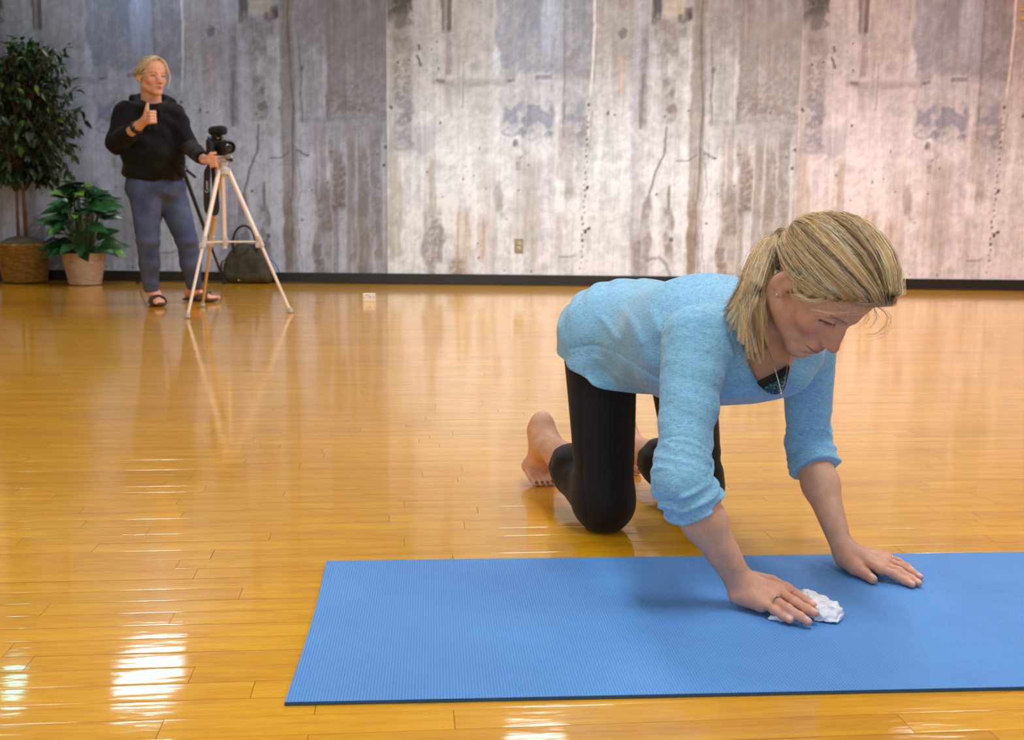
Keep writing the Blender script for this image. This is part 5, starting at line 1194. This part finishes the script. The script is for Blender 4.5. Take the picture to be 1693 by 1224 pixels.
# tall weeping fig in a woven basket
fb = on(42, 467); fb[1] = min(fb[1], 9.45); fb = V(on(42, 467)[0], on(42, 467)[1], 0); FT = empty('potted_tree', tuple(fb)); ft_o = np.array(FT.location)
tag(FT, 'tall dark green weeping fig tree in a woven brown basket at the left edge', 'plant')
rb, rt, hb = .168, .202, .315
m = MB(); m.lathe([(rb-.012, .004), (rb, .012), (rt-.006, hb), (rt-.02, hb), (rt-.03, hb-.05)], fb, n=36); bk = m.build('basket', simple('dark_wicker', (60, 42, 18), .8, 0, .2), FT, ft_o)
m = MB(); nr = 24
for i in range(nr):
    z = .016+(hb-.022)*i/(nr-1); r = rb+(rt-rb)*z/hb; th = np.linspace(0, 2*np.pi, 97)
    rr_ = r+.0035*np.sin(th*24+math.pi*(i % 2)); zz = z+.0012*np.sin(th*5+i)
    m.ring(np.stack([fb[0]+rr_*np.cos(th), fb[1]+rr_*np.sin(th), zz], 1), .0064, 5, False, (V(0, 0, 1), 1.0))
WM = NT('woven_wicker'); WM.set(Base_Color=WM.ramp(WM.noise(WM.coord((1, 1, 4)), 22, 4), [(.3, tuple(lin((116, 84, 28)))), (.55, tuple(lin((168, 128, 58)))), (.75, tuple(lin((204, 168, 96))))]), Roughness=.55)
wv = m.build('weave', WM.m, bk, ft_o); wv['kind'] = 'stuff'
m = MB(); th = np.linspace(0, 2*np.pi, 49); m.ring(np.stack([fb[0]+rt*np.cos(th), fb[1]+rt*np.sin(th), hb+0*th], 1), .010, 7, False, (V(0, 0, 1), 1.0)); m.build('basket_rim', WM.m, bk, ft_o)
ms = grp([('+', 0, ell(fb+V(0, 0, hb-.01), (rt-.02, rt-.02, .075)))], disp=lambda P: .014*fbm(P*45, 3, 81)); mv_, mq_ = extract(ms, .008, fb+V(-.25, -.25, hb-.03), fb+V(.25, .25, hb+.12)); moss = link('moss', raw_mesh('moss', mv_-ft_o, mq_), simple('grey_moss', (112, 108, 98), .95, 0, .3, 60), FT); moss['kind'] = 'stuff'
bark = simple('brown_bark', (110, 78, 56), .8, 0, .25, 25); tops = []
for dx, dy, px in ((-.035, -.01, 33), (.030, .0, 45), (.0, .05, 40)):
    pts = bez([fb+V(dx, dy, hb), fb+V(dx*.9, dy, .62), fb+V(dx*.8, dy, .95), fb+V(dx*1.6, dy*1.5, 1.35), fb+V(dx*3.2, dy*2, 1.75)], 18); m = MB(); m.ring(pts, np.linspace(.015, .007, 18), 8); m.build('trunk', bark, FT, ft_o); tops.append(pts)
twig = MB(); leaves = []
cc0 = at(44, 176, fb[1])
SPRAY = [at(x, y, 9.38) for x, y in ((134, 214), (132, 268), (126, 300), (128, 196), (124, 120), (130, 150), (113, 70), (92, 62), (75, 62), (18, 64), (6, 60), (108, 262), (60, 290), (14, 300), (84, 276), (120, 250))]
for k in range(240):
    th = pr.uniform(0, 2*np.pi); v = pr.uniform(-.95, 1); src = tops[k % 3][int(np.clip(8+v*6+pr.integers(0, 4), 6, 17))]
    rad = .46*math.sqrt(max(.05, 1-(v*.92)**2))*pr.uniform(.55, 1.12)
    tip = V(cc0[0]+rad*math.cos(th), cc0[1]+rad*.8*math.sin(th), cc0[2]+v*.60-.06)
    if k % 9 == 0: tip = tip+V(.10*math.cos(th), .06*math.sin(th), .03)
    if k < 32: tip = SPRAY[k % 16]+pr.normal(0, .03, 3)
    if tip[1] > wall_y(tip[0])-.14: tip[1] = wall_y(tip[0])-.14
    md = (src+tip)/2+V(0, 0, .10); br = bez([src, md, tip], 12); twig.ring(br, np.linspace(.004, .0012, 12), 4)
    n_l = 11
    for i in range(n_l):
        t = .30+.70*(i+pr.uniform(0, .6))/n_l; p = br[min(11, int(t*11))]; tg = unit(br[min(11, int(t*11)+1)]-br[max(0, int(t*11)-1)])
        d = unit(tg*.6+pr.normal(0, .5, 3)+V(0, 0, -.65)); leaves.append((p, d, unit(V(0, -.4, 1)+pr.normal(0, .4, 3))))
twig.build('twig', bark, FT, ft_o)['kind'] = 'stuff'
lv3 = [leaf_geo(L_, w_, 4, .3, .22) for L_, w_ in ((.084, .036), (.074, .032), (.094, .038))]
me3 = []
for v_, f_ in lv3:
    me = bpy.data.meshes.new('fig_leaf'); me.from_pydata(v_, [], f_); me.polygons.foreach_set('use_smooth', [True]*len(f_)); me.materials.append(leafmat('fig_leaf_green', (15, 28, 14), (38, 62, 32), (96, 138, 60), .38, True)); me3.append(me)
def seen(p):
    x = 846.5+FOC*p[0]/p[1]; return x > -15
order = sorted(range(len(leaves)), key=lambda i: (not seen(leaves[i][0]), leaves[i][0][1])); big = set(order[:296]); mb = MB(); tones = []
for i, (p, d, u) in enumerate(leaves):
    if abs(d @ u) > .95: u = unit(V(.3, 1, .2))
    if i in big: place('leaf', me3[i % 3], None, FT, ft_o, p, d, u)
    else:
        x = unit(d); y = unit(np.cross(u, x)); z = np.cross(x, y); v_ = np.array(lv3[i % 3][0]) @ np.stack([x, y, z])+p; mb.add(v_, lv3[i % 3][1]); tones.append(np.full(len(v_), pr.random()))
fo2 = mb.build('foliage', leafmat('fig_foliage_green', (15, 28, 14), (38, 62, 32), (96, 138, 60), .38, False), FT, ft_o, sharp=False); fo2['kind'] = 'stuff'
ta = fo2.data.attributes.new('Tone', 'FLOAT', 'POINT'); ta.data.foreach_set('value', np.concatenate(tones).astype(np.float32))

# low broad-leaved plant in a ribbed tan pot
pb = V(*on(141, 471)[:2], 0); PT = empty('potted_plant', tuple(pb)); pt_o = np.array(PT.location); tag(PT, 'bushy low plant with broad glossy leaves in a ribbed tan pot', 'plant')
prof = [(.120, .003), (.127, .008)]; nb_ = 26
for i in range(nb_*2+1):
    t = i/(nb_*2); prof.append((.127+.045*t+(.0022 if i % 2 else 0), .010+.238*t))
prof += [(.180, .250), (.180, .262), (.168, .262), (.160, .235)]
m = MB(); m.lathe(prof, pb, n=40); PM = NT('ribbed_tan_pot'); PM.set(Base_Color=PM.ramp(PM.noise(PM.coord((1, 1, 3)), 12, 4), [(.3, tuple(lin((172, 142, 122)))), (.7, tuple(lin((204, 180, 162))))]), Roughness=.6); m.build('pot', PM.m, PT, pt_o)
m = MB(); m.lathe([(.158, .232), (.10, .240), (.02, .243)], pb, n=24); m.build('soil', simple('dark_soil', (40, 32, 24), .95, 0, .3, 60), PT, pt_o)
gl = []
for L_, w_ in ((.190, .112), (.170, .100), (.205, .118)):
    v_, f_ = leaf_geo(L_, w_, 7, .22, .30, 1.0); me = bpy.data.meshes.new('broad_leaf'); me.from_pydata(v_, [], f_); me.polygons.foreach_set('use_smooth', [True]*len(f_)); me.materials.append(leafmat('broad_leaf_green', (20, 48, 26), (46, 92, 50), (104, 160, 60), .26, True)); gl.append(me)
stems = MB(); stem_m = simple('green_stem', (70, 98, 50), .6); k = 0
for i in range(104):
    th = i*2.39996+pr.uniform(-.3, .3); e = pr.uniform(.02, 1.0); el_ = math.radians(-8+86*e**1.1); R_ = (.29-.06*e)*pr.uniform(.70, 1.0)
    tip = pb+V(R_*math.cos(el_)*math.cos(th), R_*math.cos(el_)*math.sin(th)*.85, .31+.56*math.sin(el_)*pr.uniform(.70, 1.0))
    if tip[1] > wall_y(tip[0])-.16: tip[1] = wall_y(tip[0])-.16
    base = pb+V(.05*math.cos(th), .05*math.sin(th), .238); st = bez([base, (base+tip)/2+V(0, 0, .05), tip], 9); m = MB(); m.ring(st, np.linspace(.0045, .0028, 9), 5); m.build('stem', stem_m, PT, pt_o)
    out = V(math.cos(th), math.sin(th), 0); d = unit(out*1.0+V(0, 0, .30*e-.02)+pr.normal(0, .22, 3)); place('leaf', gl[i % 3], None, PT, pt_o, tip-d*.05, d, unit(V(0, -.75, 1)+pr.normal(0, .25, 3)))
